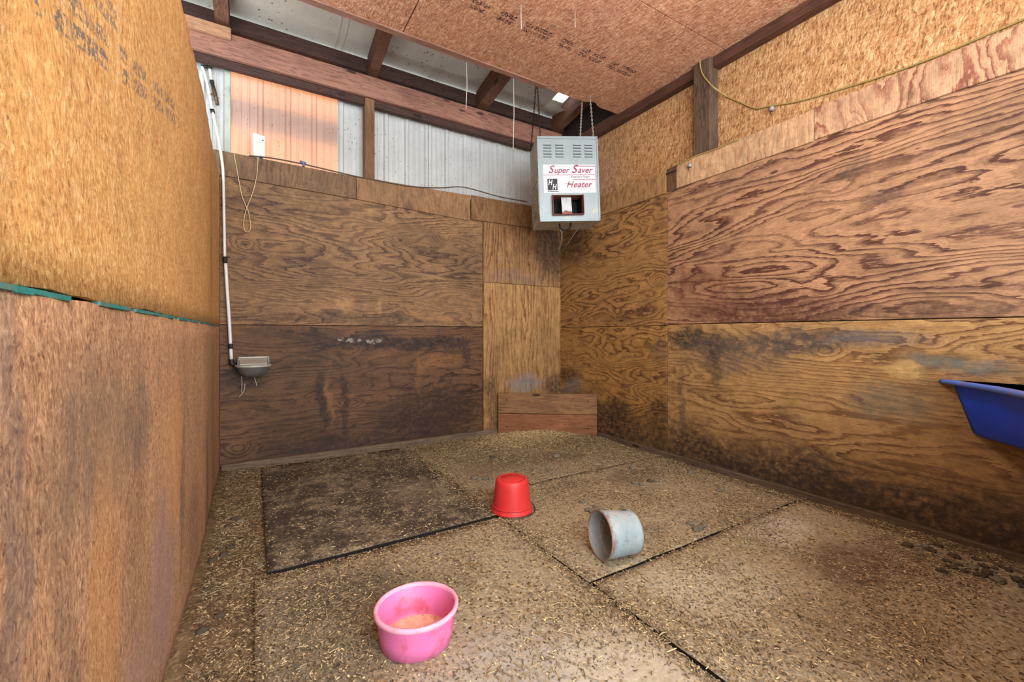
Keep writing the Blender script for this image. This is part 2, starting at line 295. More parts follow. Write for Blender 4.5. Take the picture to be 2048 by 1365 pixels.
m_kick = lumber('lumber_kick', 0, lin(156, 100, 62), lin(112, 66, 40), 21., .3, .7)
m_base = lumber('lumber_base', 0, lin(136, 114, 90), lin(84, 66, 52), 25., .5)  # colour raised to give the back board its lit ledge
m_basey = lumber('lumber_base_y', 1, lin(116, 94, 72), lin(70, 54, 42), 27., .5)
m_batt = lumber('lumber_batten', 0, lin(170, 122, 98), lin(130, 88, 70), 29.)
def spotted(name, c, rough=.5, spots=.7, scale=26., tr=0.):
    g = G(name, rough, 0, .4); o, x = g.xyz(); n = g.noise(o, 5., 5., .6); col = g.mul(g.mix(0., c, c), g.mr(n, .25, .75, .82, 1.05, False))
    v = g.vor(o, scale).outputs['Distance']; s2 = g.noise(o, 4.2, 4.)
    col = g.mix(g.ma('MULTIPLY', g.mr(v, .20, .1), g.mr(s2, .42, .58, 0, spots)), col, lin(52, 40, 36))
    st = g.noise(g.comb(g.ma('MULTIPLY', x[0], 40.), g.ma('MULTIPLY', x[1], 40.), g.ma('MULTIPLY', x[2], 1.5)), 1., 4., .6)
    col = g.mul(col, g.mr(st, .3, .7, .9, 1.03, False))
    return g, col
g, c_ = spotted('siding_steel', lin(198, 196, 190), .45); m_steel = g.done(c_)
g, c_ = spotted('roof_vinyl', lin(196, 186, 168), .5, .8, 18.); m_ins = g.done(c_)
g, c_ = spotted('fibreglass', lin(192, 170, 160), .5, .9)
g.set(g.b.inputs['Base Color'], c_)
_tr = g.n('ShaderNodeBsdfTranslucent', i0=lin(255, 206, 160)); _mx = g.n('ShaderNodeMixShader', i0=.34, i1=g.b.outputs[0], i2=_tr.outputs[0]); g.t.links.new(_mx.outputs[0], g.out.inputs[0]); m_fib = g.m

# ------------------------------------------------------------------ floor, mats
XL, XR, YB = -.245, 3.26, 4.25
MATS = [(.05, 1.272, 2.30, 4.12, .024, 'worn dark rubber mat with its bare edge standing clear along the waterer wall'),
        (.0, 1.28, .44, 2.262, .020, 'dusty rubber mat that the pink tub stands on'),
        (1.292, 3.13, 2.668, 3.885, .018, 'rubber mat behind the red bucket, running to the straw heap in the corner'),
        (1.292, 3.125, 1.468, 2.655, .019, 'rubber mat that the grey bucket lies on'),
        (1.30, 3.12, .235, 1.452, .021, 'brown stained rubber mat in front of the blue feeder')]
def fbm(x, y, s): return mnoise.noise(Vector((x*s, y*s, .3)))
def ground(x, y):
    h = .004+.006*fbm(x, y, 3)+.004*fbm(x, y, 11)
    d = math.hypot(x-2.75, y-3.86); h += .05*math.exp(-(d/.5)**2)              # straw heaped before the corner boards
    h += .02*math.exp(-((x-3.12)/.16)**2)*math.exp(-((y-.7)/.7)**2)
    h += .016*math.exp(-((x+.2)/.1)**2)
    return h
def top(x, y):
    h = ground(x, y)
    for (x0, x1, y0, y1, t, _) in MATS:
        if x0 < x < x1 and y0 < y < y1: h = max(h, t+.003*fbm(x, y, 4))
    return h
def floor_mat():
    g = G('stall_dirt', .95, 0, .1); o, x = g.xyz()
    n = g.noise(o, 7., 8., .7); n2 = g.noise(o, 42., 6., .75); v = g.vor(o, 75.); vc = g.n('ShaderNodeSeparateColor', i0=v.outputs['Color']).outputs[0]
    col = g.ramp(n, [(.25, lin(78, 62, 44)), (.5, lin(122, 100, 72)), (.72, lin(152, 130, 98))])
    col = g.mul(col, g.mr(n2, .25, .75, .55, 1.3, False)); col = g.mix(g.ma('MULTIPLY', g.ma('GREATER_THAN', vc, .62), .55), col, g.ramp(g.n('ShaderNodeSeparateColor', i0=v.outputs['Color']).outputs[1], [(0, lin(60, 46, 34)), (.4, lin(150, 122, 84)), (1, lin(190, 170, 130))]))
    g.bump(g.ma('ADD', n2, vc), .8, .012); return g.done(col)
m_dirt = floor_mat()
NX, NY = 90, 120; fx0, fx1, fy0, fy1 = -.6, 3.6, -2.6, 4.5
vs_ = []; fs_ = []
for j in range(NY+1):
    for i in range(NX+1):
        x = fx0+(fx1-fx0)*i/NX; y = fy0+(fy1-fy0)*j/NY; vs_.append((x, y, ground(x, y)))
for j in range(NY):
    for i in range(NX):
        a = j*(NX+1)+i; fs_.append((a, a+1, a+NX+2, a+NX+1))
me = bpy.data.meshes.new('floor'); me.from_pydata(vs_, [], fs_); me.polygons.foreach_set('use_smooth', [True]*len(fs_))
tag(link('floor', me, None, m_dirt), 'trampled dirt stall floor littered with straw', 'floor', kind='structure')

def mat_rubber(name, dust, seed, stains):
    g = G(name, .9, 0, .15); o, x = g.xyz(); q = g.comb(x[0], x[1], seed)
    n = g.noise(q, 3.2, 7., .7); n2 = g.noise(q, 48., 6., .75)
    v = g.vor(q, 95.); vs2 = g.n('ShaderNodeSeparateColor', i0=v.outputs['Color'])
    nb = g.noise(q, 11., 6., .7); dm = g.mr(g.ma('ADD', g.ma('MULTIPLY', g.ma('ADD', n, nb), .5), g.ma('MULTIPLY', n2, .35)), .62-dust*.42, .86-dust*.36)
    col = g.mix(dm, lin(74, 65, 56), g.ramp(n2, [(.2, lin(98, 88, 70)), (.5, lin(154, 140, 114)), (.8, lin(202, 190, 162))]))
    col = g.mix(g.ma('MULTIPLY', g.ma('GREATER_THAN', vs2.outputs[0], .72), dm), col, g.ramp(vs2.outputs[1], [(0, lin(70, 54, 38)), (.5, lin(160, 134, 92)), (1, lin(196, 180, 146))]))
    col = g.stains(col, 0, 1, stains, .2, seed)
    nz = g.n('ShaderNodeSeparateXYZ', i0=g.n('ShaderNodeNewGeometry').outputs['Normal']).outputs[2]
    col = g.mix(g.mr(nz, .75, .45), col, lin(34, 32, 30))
    g.bump(g.ma('ADD', n2, vs2.outputs[0]), .6, .006); return g.done(col)
LG = lin(186, 176, 156)
mmats = [mat_rubber('rubber_a', .02, 1., [(.95, 2.95, .3, .35, .55, lin(138, 122, 104)), (.6, 3.8, .6, .25, .5, lin(62, 48, 36)), (.8, 2.42, .3, .1, .5, lin(70, 54, 40))]),
         mat_rubber('rubber_b', .62, 2., [(.7, 1.2, .5, .3, .75, lin(176, 170, 158)), (1.1, 1.9, .2, .25, .5, lin(172, 160, 130)), (.3, 1.95, .4, .3, .85, lin(74, 68, 60)), (.2, 1.5, .3, .35, .7, lin(84, 78, 68)), (.62, 1.75, .3, .2, .5, lin(92, 82, 66)), (1.0, 1.0, .35, .35, .8, lin(196, 186, 164))]),
         mat_rubber('rubber_c', .5, 3., [(1.7, 3.2, .45, .3, .7, lin(104, 88, 70)), (2.4, 3.1, .4, .2, .75, lin(84, 66, 50)), (1.5, 2.8, .25, .12, .6, lin(152, 140, 118)), (2.9, 3.1, .25, .3, .6, lin(176, 160, 124))]),
         mat_rubber('rubber_d', .72, 4., [(2.6, 2.4, .45, .2, .75, lin(90, 72, 54)), (2.0, 2.5, .3, .12, .6, lin(84, 68, 52)), (1.6, 2.2, .25, .3, .6, lin(172, 158, 128)), (2.3, 1.75, .5, .2, .55, lin(176, 164, 136)), (1.9, 1.7, .2, .15, .5, lin(106, 90, 70))]),
         mat_rubber('rubber_e', .7, 5., [(2.6, 1.33, .34, .2, .9, lin(200, 192, 172)), (1.75, 1.15, .38, .3, .8, lin(196, 186, 162)), (2.45, .93, .42, .26, .9, lin(96, 74, 54)), (2.0, .7, .4, .3, .5, lin(112, 88, 64)), (2.9, .8, .2, .3, .5, lin(86, 70, 54))])]
for (x0, x1, y0, y1, t, lab), mm in zip(MATS, mmats):
    b = bmesh.new(); nx, ny = 26, 30; gr = []
    for j in range(ny+1):
        row = []
        for i in range(nx+1):
            x = x0+(x1-x0)*i/nx; y = y0+(y1-y0)*j/ny
            ed = i in (0, nx) or j in (0, ny)
            xx = x+(.004*fbm(y, x0, 6) if i in (0, nx) else 0); yy = y+(.004*fbm(x, y0, 6) if j in (0, ny) else 0)
            row.append(b.verts.new((xx, yy, t+.003*fbm(x, y, 4)-(.001 if ed else 0))))
        gr.append(row)
    for j in range(ny):
        for i in range(nx): b.faces.new([gr[j][i], gr[j][i+1], gr[j+1][i+1], gr[j+1][i]]).smooth = True
    be = [e for e in b.edges if e.is_boundary]
    r = bmesh.ops.extrude_edge_only(b, edges=be); nv = [v for v in r['geom'] if isinstance(v, bmesh.types.BMVert)]
    for v in nv: v.co.z = -.006
    bmesh.ops.contextual_create(b, geom=nv); bmesh.ops.recalc_face_normals(b, faces=list(b.faces))
    me = bpy.data.meshes.new('rubber_mat'); b.to_mesh(me); b.free()
    for p in me.polygons:
        if abs(p.normal.z) < .5: p.use_smooth = False
    tag(link('rubber_mat', me, None, mm), lab, 'rubber mat', 'rubber stall mats')

# ------------------------------------------------------------------ walls
wb = tag(boxo('wall_back', -2.2, 3.42, YB+.014, YB+.034, -.02, 2.62, m_dark), 'plywood lower wall below the ribbed siding', 'wall', kind='structure')
boxo('plywood_panel', XL-.6, 2.181, YB, YB+.013, -.01, 1.213, m_bl, wb)
boxo('plywood_panel', XL-.6, 2.181, YB, YB+.013, 1.218, 2.45, m_bu, wb)
boxo('plywood_panel', 2.186, XR+.01, YB-.014, YB+.012, -.01, 1.713, m_cl, wb)
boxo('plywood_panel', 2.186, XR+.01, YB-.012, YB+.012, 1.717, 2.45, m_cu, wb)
def band(pts, y0, y1, m, par):   # board with a slightly sloping lower edge, in the x-z plane
    b = MB(); (xa, za0, za1), (xb, zb0, zb1) = pts
    V = [b.b.verts.new(p) for p in [(xa, y0, za0), (xb, y0, zb0), (xb, y0, zb1), (xa, y0, za1), (xa, y1, za0), (xb, y1, zb0), (xb, y1, zb1), (xa, y1, za1)]]
    for f in [(0, 1, 2, 3), (7, 6, 5, 4), (0, 4, 5, 1), (1, 5, 6, 2), (2, 6, 7, 3), (3, 7, 4, 0)]: b.b.faces.new([V[k] for k in f])
    return b.build('band_board', m, par, .002)
band([(-.9, 2.46, 2.655), (.826, 2.42, 2.63)], YB-.018, YB-.001, m_bb[0], wb)
band([(.83, 2.42, 2.635), (2.022, 2.375, 2.655)], YB-.016, YB-.001, m_bb[1], wb)
band([(2.027, 2.39, 2.655), (XR, 2.40, 2.66)], YB-.034, YB-.015, m_bb[2], wb)

wr = tag(boxo('wall_right', XR+.014, XR+.034, -2.4, YB+.03, -.02, 2.62, m_dark), 'plywood lower right wall under the strand board', 'wall', kind='structure')
boxo('plywood_panel', XR, XR+.013, .19, 2.626, 1.228, 2.47, m_ru, wr)
boxo('plywood_panel', XR, XR+.013, .19, 2.626, -.01, 1.222, m_rl, wr)
boxo('plywood_panel', XR-.003, XR+.013, 2.631, YB, -.01, 1.213, m_rcl, wr)
boxo('plywood_panel', XR, XR+.013, 2.631, YB, 1.218, 2.46, m_rcu, wr)
boxo('plywood_panel', XR, XR+.013, -2.25, .185, 1.228, 2.47, m_ru, wr)
boxo('plywood_panel', XR, XR+.013, -2.25, .185, -.01, 1.222, m_rl, wr)
boxo('band_board', XR-.018, XR-.001, 2.632, YB-.03, 2.437, 2.64, m_rb[0], wr)
boxo('band_board', XR-.012, XR-.001, 2.52, 2.628, 2.445, 2.655, m_rb[1], wr)
boxo('band_board', XR-.018, XR-.001, 1.42, 2.516, 2.448, 2.662, m_rb[2], wr)
boxo('band_board', XR-.018, XR-.001, -1.0, 1.416, 2.455, 2.672, m_rb[3], wr)
boxo('ledge_board', XR-.016, 3.40, -2.2, YB+.02, 2.60, 2.618, m_dark, wr)

wo = tag(boxo('wall_right_upper', 3.40, 3.42, -2.4, 4.6, 2.5, 3.9, m_dark), 'strand board upper right wall under the ceiling beam', 'wall', kind='structure')
for (y0, y1) in ((2.60, 4.55), (.16, 2.596), (-2.3, .156)): boxo('osb_sheet', 3.385, 3.398, y0, y1, 2.62, 3.56, m_osbr, wo)

# left partition, gently bowed strand board sheets
def bow(y, z): return -.012+.016*math.exp(-((y-2.9)/.5)**2)*(.6+.4*math.sin(z*1.1))-.014*math.exp(-((y-1.7)/.4)**2)*max(0, 1-z/.8)-.004*math.sin(y*2.3)
def left_sheet(z0, z1, m):
    b = bmesh.new(); ys = [-.9+5.13*k/70 for k in range(71)]; zs = [z0+(z1-z0)*k/16 for k in range(17)]
    F = [[b.verts.new((XL+.012+bow(y, z)+.002*fbm(y, z, 5)+(.004*fbm(y, z, 30) if z in (z0, z1) else 0), y, z+(.004*fbm(y, z, 9)+.003*fbm(y, z, 40) if z in (z0, z1) else 0))) for z in zs] for y in ys]
    for i in range(70):
        for j in range(16): b.faces.new([F[i][j], F[i+1][j], F[i+1][j+1], F[i][j+1]]).smooth = True
    r = bmesh.ops.extrude_face_region(b, geom=list(b.faces))
    for v in r['geom']:
        if isinstance(v, bmesh.types.BMVert): v.co.x -= .014
    bmesh.ops.recalc_face_normals(b, faces=list(b.faces))
    me = bpy.data.meshes.new('osb_sheet'); b.to_mesh(me); b.free()
    for p in me.polygons:
        if abs(p.normal.x) < .5: p.use_smooth = False
    return me
wl = tag(boxo('wall_left', XL-.075, XL-.035, -.9, 4.22, -.01, 2.40, m_dark), 'bowed strand board partition with a teal seam', 'wall', kind='structure')
link('osb_sheet', left_sheet(1.204, 2.415, 0), wl, m_left_u)
link('osb_sheet', left_sheet(-.01, 1.197, 0), wl, m_left_l)
b = MB()
for k in range(110):
    y = -.8+k*.045; z = 1.2005+.001*fbm(y, 0, 9)
    if y < 3.9 and fbm(y, 5, 8) > -.35:
        xs = XL+.0125+bow(y, z)+.002*fbm(y, z, 5); b.box(xs-.01, xs+.0022, y-.0235, y+.0235, z-.005-.003*abs(fbm(y, 2, 20)), z+.002)
b.build('painted_edge', m_teal, wl)['label'] = 'teal paint along the seam'

# half height stall front behind the viewpoint, carrying the feeder's other side
wf = tag(boxo('wall_front', 1.35, 3.26, -.06, -.02, -.01, 1.22, m_pst), 'half height plank front of the stall', 'wall', kind='structure')

# base boards
tag(boxo('baseboard_back', XL+.01, 2.44, YB-.04, YB-.002, -.01, .062, m_base, None, .004), 'base board along the waterer wall, coloured pale for its lit ledge', 'base board', kind='structure')
tag(boxo('baseboard_right', XR-.042, XR-.004, -.01, 3.53, -.01, .052, m_basey, None, .004), 'dusty base board along the right wall', 'base board', kind='structure')

# ------------------------------------------------------------------ siding above the back wall
YS = 4.42
ws = tag(empty('wall_siding'), 'pale ribbed metal siding with one translucent sheet', 'wall', kind='structure')
def rib_panel(x0, x1, ribs, m, name, dy=0.):
    prof = [(x0, 0)]
    for rx in ribs:
        prof += [(rx-.028, 0), (rx-.014, -.022), (rx+.014, -.022), (rx+.028, 0)]
    rs = sorted(ribs); mids = []
    for a, bb in zip([x0]+rs, rs+[x1]):
        w = bb-a
        if w > .13:
            for f in (.37, .63): mids.append(a+w*f)
    for q in mids: prof += [(q-.012, 0), (q-.005, -.006), (q+.005, -.006), (q+.012, 0)]
    prof.append((x1, 0)); prof.sort(key=lambda p: p[0])
    b = bmesh.new(); A = [b.verts.new((x, YS+d+dy, 2.50)) for x, d in prof]; B = [b.verts.new((x, YS+d+dy, 3.80)) for x, d in prof]
    for k in range(len(prof)-1): b.faces.new([A[k], A[k+1], B[k+1], B[k]])
    r = bmesh.ops.extrude_face_region(b, geom=list(b.faces))
    for v in r['geom']:
        if isinstance(v, bmesh.types.BMVert): v.co.y += .002
    bmesh.ops.recalc_face_normals(b, faces=list(b.faces))
    me = bpy.data.meshes.new(name); b.to_mesh(me); b.free(); return link(name, me, ws, m)
rib_panel(-1.25, -.176, [-1.0, -.8, -.59, -.38, -.205], m_steel, 'siding_panel')
rib_panel(-.20, .712, [.044, .262, .48], m_fib, 'translucent_panel', .006)['label'] = 'orange glowing translucent sheet'
rib_panel(.686, 1.60, [.72, .94, 1.155, 1.369, 1.585], m_steel, 'siding_panel')
rib_panel(1.602, 2.50, [1.62, 1.819, 2.037, 2.247, 2.479], m_steel, 'siding_panel')
rib_panel(2.502, 3.44, [2.695, 2.91, 3.12], m_steel, 'siding_panel')
rib_panel(-2.2, -1.252, [-2., -1.8, -1.6, -1.4], m_steel, 'siding_panel')
boxo('trim_strip', -.222, -.178, YS-.034, YS-.024, 2.6, 3.7, plain('trim_pale', lin(178, 180, 164), .5, var=.2, scale=20, dirt=lin(90, 84, 70), dthr=.55), ws, .003)

# framing
m_chain0 = plain('rust_strap', lin(74, 48, 40), .8, .3, .3, .3, 20.)
def strut(name, label, *a, **k): return tag(boxo(name, *a, **k), label, 'timber', kind='structure')
strut('header_beam', 'long pinkish header board over the siding', -1.2, 3.30, YB, YB+.04, 3.435, 3.64, m_hdr, None, .004)
strut('header_backer', 'dark timber set behind the header board', -1.2, 3.36, YB+.045, YB+.10, 3.375, 3.56, m_dkx, None, .004)
strut('blocking_piece', 'short pale offcut lying along the header beside the pipe', -.75, -.168, YB-.042, YB-.002, 3.575, 3.665, m_blk, None, .004)
strut('eave_purlin', 'dark purlin at the eave under the roof lining', -2.2, 3.40, 4.34, 4.40, 3.72, 3.85, m_dkx, None, .004)
strut('wall_post', 'brown timber post standing against the ribbed siding', .915, 1.005, YB+.014, YB+.13, 2.55, 3.43, m_pst, None, .005)
strut('old_post', 'weathered grey timber post on the strand board wall', 3.262, 3.38, 2.20, 2.36, 2.62, 3.47, m_old, None, .006)
strut('ceiling_beam', 'dark timber where ceiling meets the strand board wall', 3.30, 3.384, -2.2, 4.22, 3.385, 3.50, m_bmy, None, .004)
def slope(y): return 3.868+(4.42-y)*.16
def sloped(name, x0, x1, ya, yb, dz0, dz1, m):
    b = MB(); V = [b.b.verts.new(p) for p in [(x0, ya, slope(ya)+dz0), (x1, ya, slope(ya)+dz0), (x1, ya, slope(ya)+dz1), (x0, ya, slope(ya)+dz1), (x0, yb, slope(yb)+dz0), (x1, yb, slope(yb)+dz0), (x1, yb, slope(yb)+dz1), (x0, yb, slope(yb)+dz1)]]
    for f in [(0, 1, 2, 3), (7, 6, 5, 4), (0, 4, 5, 1), (1, 5, 6, 2), (2, 6, 7, 3), (3, 7, 4, 0)]: b.b.faces.new([V[k] for k in f])
    return b.build(name, m)
for x0, x1, lab in ((.95, 1.04, 'roof rafter over the brown wall post'), (2.14, 2.26, 'roof rafter between the wall post and the hung heater'), (3.20, 3.30, 'roof rafter at the strand board wall'), (-.28, -.18, 'roof rafter by the white pipe')):
    tag(sloped('roof_rafter', x0, x1, 4.33, 1.2, -.20, -.012, m_raf), lab, 'timber', kind='structure')
b = MB(); b.box(1.98, 2.20, 3.60, 3.61, slope(3.6)-.17, slope(3.6)-.135); tag(b.build('rafter_bracket', m_chain0, None, .002), 'small rusty strap sticking out from the middle rafter', 'bracket')
# lined roof, with one torn corner that shows the sky
rf = tag(empty('roof'), 'white vinyl lined roof above the rafters', 'roof', kind='structure')
hx0, hx1, hy0, hy1 = 3.02, 3.18, 3.90, 4.09
for q in ((-4.2, hx0, -3.2, 4.56), (hx1, 3.6, -3.2, 4.56), (hx0, hx1, hy1, 4.56), (hx0, hx1, -3.2, hy0)):
    o = sloped('roof_lining', q[0], q[1], q[3], q[2], 0, .03, m_ins); o.parent = rf
for x in (.655, .715, 1.60, 1.68, 2.75):
    o = sloped('lining_seam', x-.008, x+.008, 4.4, 1.2, -.006, 0, m_ins); o.parent = rf
# torn flap of lining hanging at the hole
b = bmesh.new(); rows = []
for j in range(10):
    t = j/9
    rows.append([b.verts.new((hx0-.05+.26*s_/8+.05*t, hy1+.24-.26*t, slope(hy1+.24-.26*t)-.015-.07*math.sin(s_/8*2.4)*t+.03*math.sin(t*5+s_)*.3)) for s_ in range(9)])
for j in range(9):
    for s_ in range(8): b.faces.new([rows[j][s_], rows[j][s_+1], rows[j+1][s_+1], rows[j+1][s_]]).smooth = True
me = bpy.data.meshes.new('lining_flap'); b.to_mesh(me); b.free(); link('lining_flap', me, rf, m_ins)
tag(boxo('wall_far_left', -4.25, -4.2, -3.2, 4.6, 0, 4.6, m_dark), 'dark far wall of the barn beyond the partition', 'wall', kind='structure')
# board leaning outside, dimming the middle of the translucent sheet
tag(MB().box(-.5, 1.2, YS+.09, YS+.115, 2.97, 3.2, M=Matrix.Rotation(0, 4, 'Y')).build('outdoor_board', m_pst, None, .003), 'board fixed outside behind the translucent sheet', 'timber', kind='structure')

# ceiling sheets
CZ = 3.47
ce = tag(boxo('ceiling', -.4, 3.384, -2.2, 3.27, CZ+.013, CZ+.03, m_dark), 'strand board ceiling over the stall', 'ceiling', kind='structure')
def ceil_sheet(x0, x1, y0, y1, jag=False):
    b = bmesh.new(); n = 60; lo = []; 
    fr = [(x0+(x1-x0)*k/n, y1+(.006*fbm(k, 1, .9)-.004 if jag else 0)-((.05*math.exp(-((x0+(x1-x0)*k/n-2.93)/.06)**2)) if jag else 0)) for k in range(n+1)]
    A = [b.verts.new((x, y0, CZ)) for x, y in fr]; B = [b.verts.new((x, y, CZ)) for x, y in fr]
    for k in range(n): b.faces.new([A[k], A[k+1], B[k+1], B[k]])
    r = bmesh.ops.extrude_face_region(b, geom=list(b.faces))
    for v in r['geom']:
        if isinstance(v, bmesh.types.BMVert): v.co.z += .012
    bmesh.ops.recalc_face_normals(b, faces=list(b.faces)); me = bpy.data.meshes.new('osb_sheet'); b.to_mesh(me); b.free(); return link('osb_sheet', me, ce, m_ceil)
ceil_sheet(.985, 3.384, 2.096, 3.30, True); ceil_sheet(-.4, .977, 2.096, 3.30, True)
ceil_sheet(-.4, 2.2, .87, 2.087); ceil_sheet(2.206, 3.384, .87, 2.087); ceil_sheet(-.4, 3.384, -2.2, .866)
boxo('edge_batten', -.4, 2.35, 3.245, 3.305, CZ-.014, CZ-.001, m_batt, ce, .003)

# ------------------------------------------------------------------ corner kickboard
ka, kb_ = Vector((2.345, 4.185, 0)), Vector((3.215, 3.525, 0)); kl = (kb_-ka).length
kk = tag(empty('corner_kickboard', ka, (0, 0, math.atan2(kb_.y-ka.y, kb_.x-ka.x))), 'two reddish planks boarded across the corner under the heater', 'kickboard')
boxo('plank', 0, kl, -.02, .018, .03, .245, m_kick, kk, .005); boxo('plank', 0, kl, -.024, .016, .25, .475, lumber('lumber_kick_b', 0, lin(158, 114, 72), lin(100, 68, 44), 33., .5, .7), kk, .005)
for (u, z) in ((.1, .4), (.1, .1), (kl-.1, .4), (kl-.1, .1)):
    M = Matrix.Translation((u, -.026 if z > .25 else -.022, z)) @ Matrix.Rotation(R(90), 4, 'X'); MB().lathe([(.008, -.002), (.008, .001), (.004, .003)], 10, M=M).build('screw', m_dark, kk)

# ------------------------------------------------------------------ heater
m_galv = plain('heater_galv', lin(140, 150, 150), .5, .25, .5, .14, 5., lin(176, 168, 140), .5, 6., .54)
m_galv2 = plain('heater_side', lin(176, 174, 158), .6, .15, .4, .25, 5., lin(108, 92, 70), .6, 7., .5)  # base colour lightened because the lamp does not reach this side
m_rust = plain('heater_rust', lin(142, 92, 84), .8, .1, .3, .3, 9., lin(96, 52, 38), .7, 12., .5)
m_black = plain('black', lin(14, 13, 13), .8, var=.2)
m_vane = plain('vane', lin(186, 188, 186), .5, .2, .4, .15, 8., lin(140, 142, 142), .6, 14., .52)
m_label = plain('label_white', lin(206, 202, 202), .5, var=.05)
m_red = plain('print_red', lin(140, 48, 66), .6, var=.2, scale=40); m_pink = plain('print_pink', lin(196, 138, 150), .6, var=.15, scale=40); m_ink = plain('print_black', lin(40, 40, 42), .6, var=.2)
HW, HH, HD = .585, .785, .40
_f = 4.0; _r = (1080-1024)/FPX*_f
hp = Vector((_r*_c+_f*_s, _f*_c-_r*_s, CH-_f*(443-HOR)/FPX))
ht = tag(empty('gas_heater', hp, Euler((0, R(-2.8), R(-24.5)), 'XYZ')), 'boxy grey metal heater with a red and white label hung on chains', 'heater')
ht.rotation_mode = 'XYZ'
ht.rotation_euler = (Matrix.Rotation(R(-24.5), 3, 'Z') @ Matrix.Rotation(R(-2.6), 3, 'Y') @ Matrix.Rotation(R(1.5), 3, 'X')).to_euler()
ox0, ox1, oz0, oz1 = .125, .415, .055, .238
b = MB(); tk = .004
for q in ((0, HW, oz1, HH), (0, HW, 0, oz0), (0, ox0, oz0, oz1), (ox1, HW, oz0, oz1)): b.box(q[0], q[1], 0, tk, q[2], q[3])
b.build('front_panel', m_galv, ht)
b = MB(); b.box(HW-tk, HW, tk, HD, 0, HH); b.box(0, HW, HD-tk, HD, 0, HH); b.box(0, HW, tk, HD, HH-tk, HH); b.box(tk, HW, tk, HD, 0, tk); b.build('shell', m_galv2, ht)
b = MB(); b.box(0, tk, tk, HD, .40, HH); b.box(0, tk, tk, .02, 0, .4); b.box(0, tk, HD-.02, HD, 0, .4); b.box(0, tk, .02, HD-.02, 0, .06); b.build('side_panel', m_galv2, ht)
b = MB(); ny, nz = 5, 10
for k in range(ny+1): y = .02+(HD-.04)*k/ny; b.box(-.004, .0, y-.014, y+.014, .06, .40)
for k in range(nz+1): z = .06+.34*k/nz; b.box(-.0045, .0, .02, HD-.02, z-.007, z+.007)
b.build('grille', m_galv2, ht); boxo('grille_backing', .006, .009, .01, HD-.01, .02, .4, m_black, ht, 0)
for e in ((0, HW, -.006, 0, HH-.02, HH+.004), (0, .014, -.006, 0, 0, HH), (HW-.014, HW, -.006, 0, 0, HH), (0, HW, -.006, 0, -.004, .014)):
    boxo('edge_flange', *e, m_galv, ht, .001)
# louvres
b = MB(); b.box(-.038, .038, -.002, .001, -.004, .004, 1); b.box(-.038, .038, -.010, -.001, .006, .009, 0); b.box(-.038, .038, -.0105, -.0085, -.001, .008, 0)
lv = b.build('louver', [m_galv, m_black], ht); lv.location = (.085, 0, .72)
for i, cx in enumerate((.085, .20, .37, .48)):
    for j in range(5):
        if i == j == 0: o = lv
        else: o = lv.copy(); COL.objects.link(o); o.parent = ht
        o.location = (cx+.012, 0, .708-j*.0275)
# outlet
b = MB(); dpt = .045
b.box(ox0-.004, ox0, -dpt, .03, oz0, oz1); b.box(ox1, ox1+.004, -dpt, .03, oz0, oz1); b.box(ox0-.004, ox1+.004, -dpt, .16, oz0-.004, oz0); b.box(ox0-.004, ox1+.004, -.012, .16, oz1, oz1+.004)
b.build('outlet_duct', m_rust, ht)
b = MB(); b.box(ox0, ox1, .20, .204, oz0, oz1); b.box(ox0-.004, ox0, .03, .204, oz0, oz1); b.box(ox1, ox1+.004, .03, .204, oz0, oz1); b.build('duct_lining', m_black, ht)
b = MB(); Mv = Matrix.Translation((.27, .02, oz0)) @ Matrix.Rotation(R(-8), 4, 'X'); b.box(-.048, .048, -.002, .002, 0, .18, M=Mv); b.build('deflector', m_vane, ht)
b = MB(); Mv = Matrix.Translation((.27, .017, oz0)) @ Matrix.Rotation(R(-8), 4, 'X')
V = [b.b.verts.new(Mv @ Vector(p)) for p in [(-.048, -.0025, 0), (.048, -.0025, 0), (.048, -.0025, .038), (.02, -.0025, .04), (-.01, -.0025, .052), (-.03, -.0025, .042), (-.048, -.0025, .03)]]
b.b.faces.new(V); b.build('rust_patch', m_rust, ht)
# label with lettering
LX0, LX1, LZ0, LZ1 = .048, .548, .262, .525
lb = boxo('label', LX0, LX1, -.003, 0, LZ0, LZ1, m_label, ht, .0005); lb['label'] = 'red and black printed white label'
def lettering(txt, x, z, size, m, shear=.3, sx=1., bold=0., y=-.0045, name='lettering'):
    c = bpy.data.curves.new('lettering', 'FONT'); c.body = txt; c.size = size; c.shear = shear; c.offset = bold; c.extrude = .0003; c.resolution_u = 4
    t = bpy.data.objects.new('tmp', c); COL.objects.link(t); dg = bpy.context.evaluated_depsgraph_get(); me = bpy.data.meshes.new_from_object(t.evaluated_get(dg)); bpy.data.objects.remove(t)
    o = link(name, me, lb, m); o.rotation_euler = (R(90), 0, 0); o.location = (x, y, z); o.scale = (sx, 1, 1); return o
lettering('S', .095, .448, .100, m_red, .35, 1., .0012); lettering('uper', .148, .448, .078, m_red, .35, .98, .0008)
lettering('S', .318, .448, .108, m_red, .35, 1., .0014); lettering('aver', .376, .448, .080, m_red, .35, 1., .0010)
lettering("America's Finest", .305, .400, .034, m_ink, .35, .82)
lettering('H', .262, .312, .088, m_red, .4, .95, .0006); lettering('eater', .328, .312, .082, m_red, .35, 1.02, .0012)
def stripe(x0, x1, z0, z1, m): boxo('printed_stripe', x0, x1, -.0042, -.003, z0, z1, m, lb, 0)
stripe(.10, .30, .508, .512, m_pink); stripe(.345, LX1, .507, .513, m_red); stripe(.345, LX1, .516, .518, m_pink)
stripe(LX0+.002, LX1, .428, .432, m_red); stripe(.33, LX1, .382, .387, m_red); stripe(.33, LX1, .391, .393, m_pink)
stripe(.255, .312, .346, .349, m_red)
for k in range(9): stripe(.315+k*.024, .332+k*.024, .295, .300, m_pink)
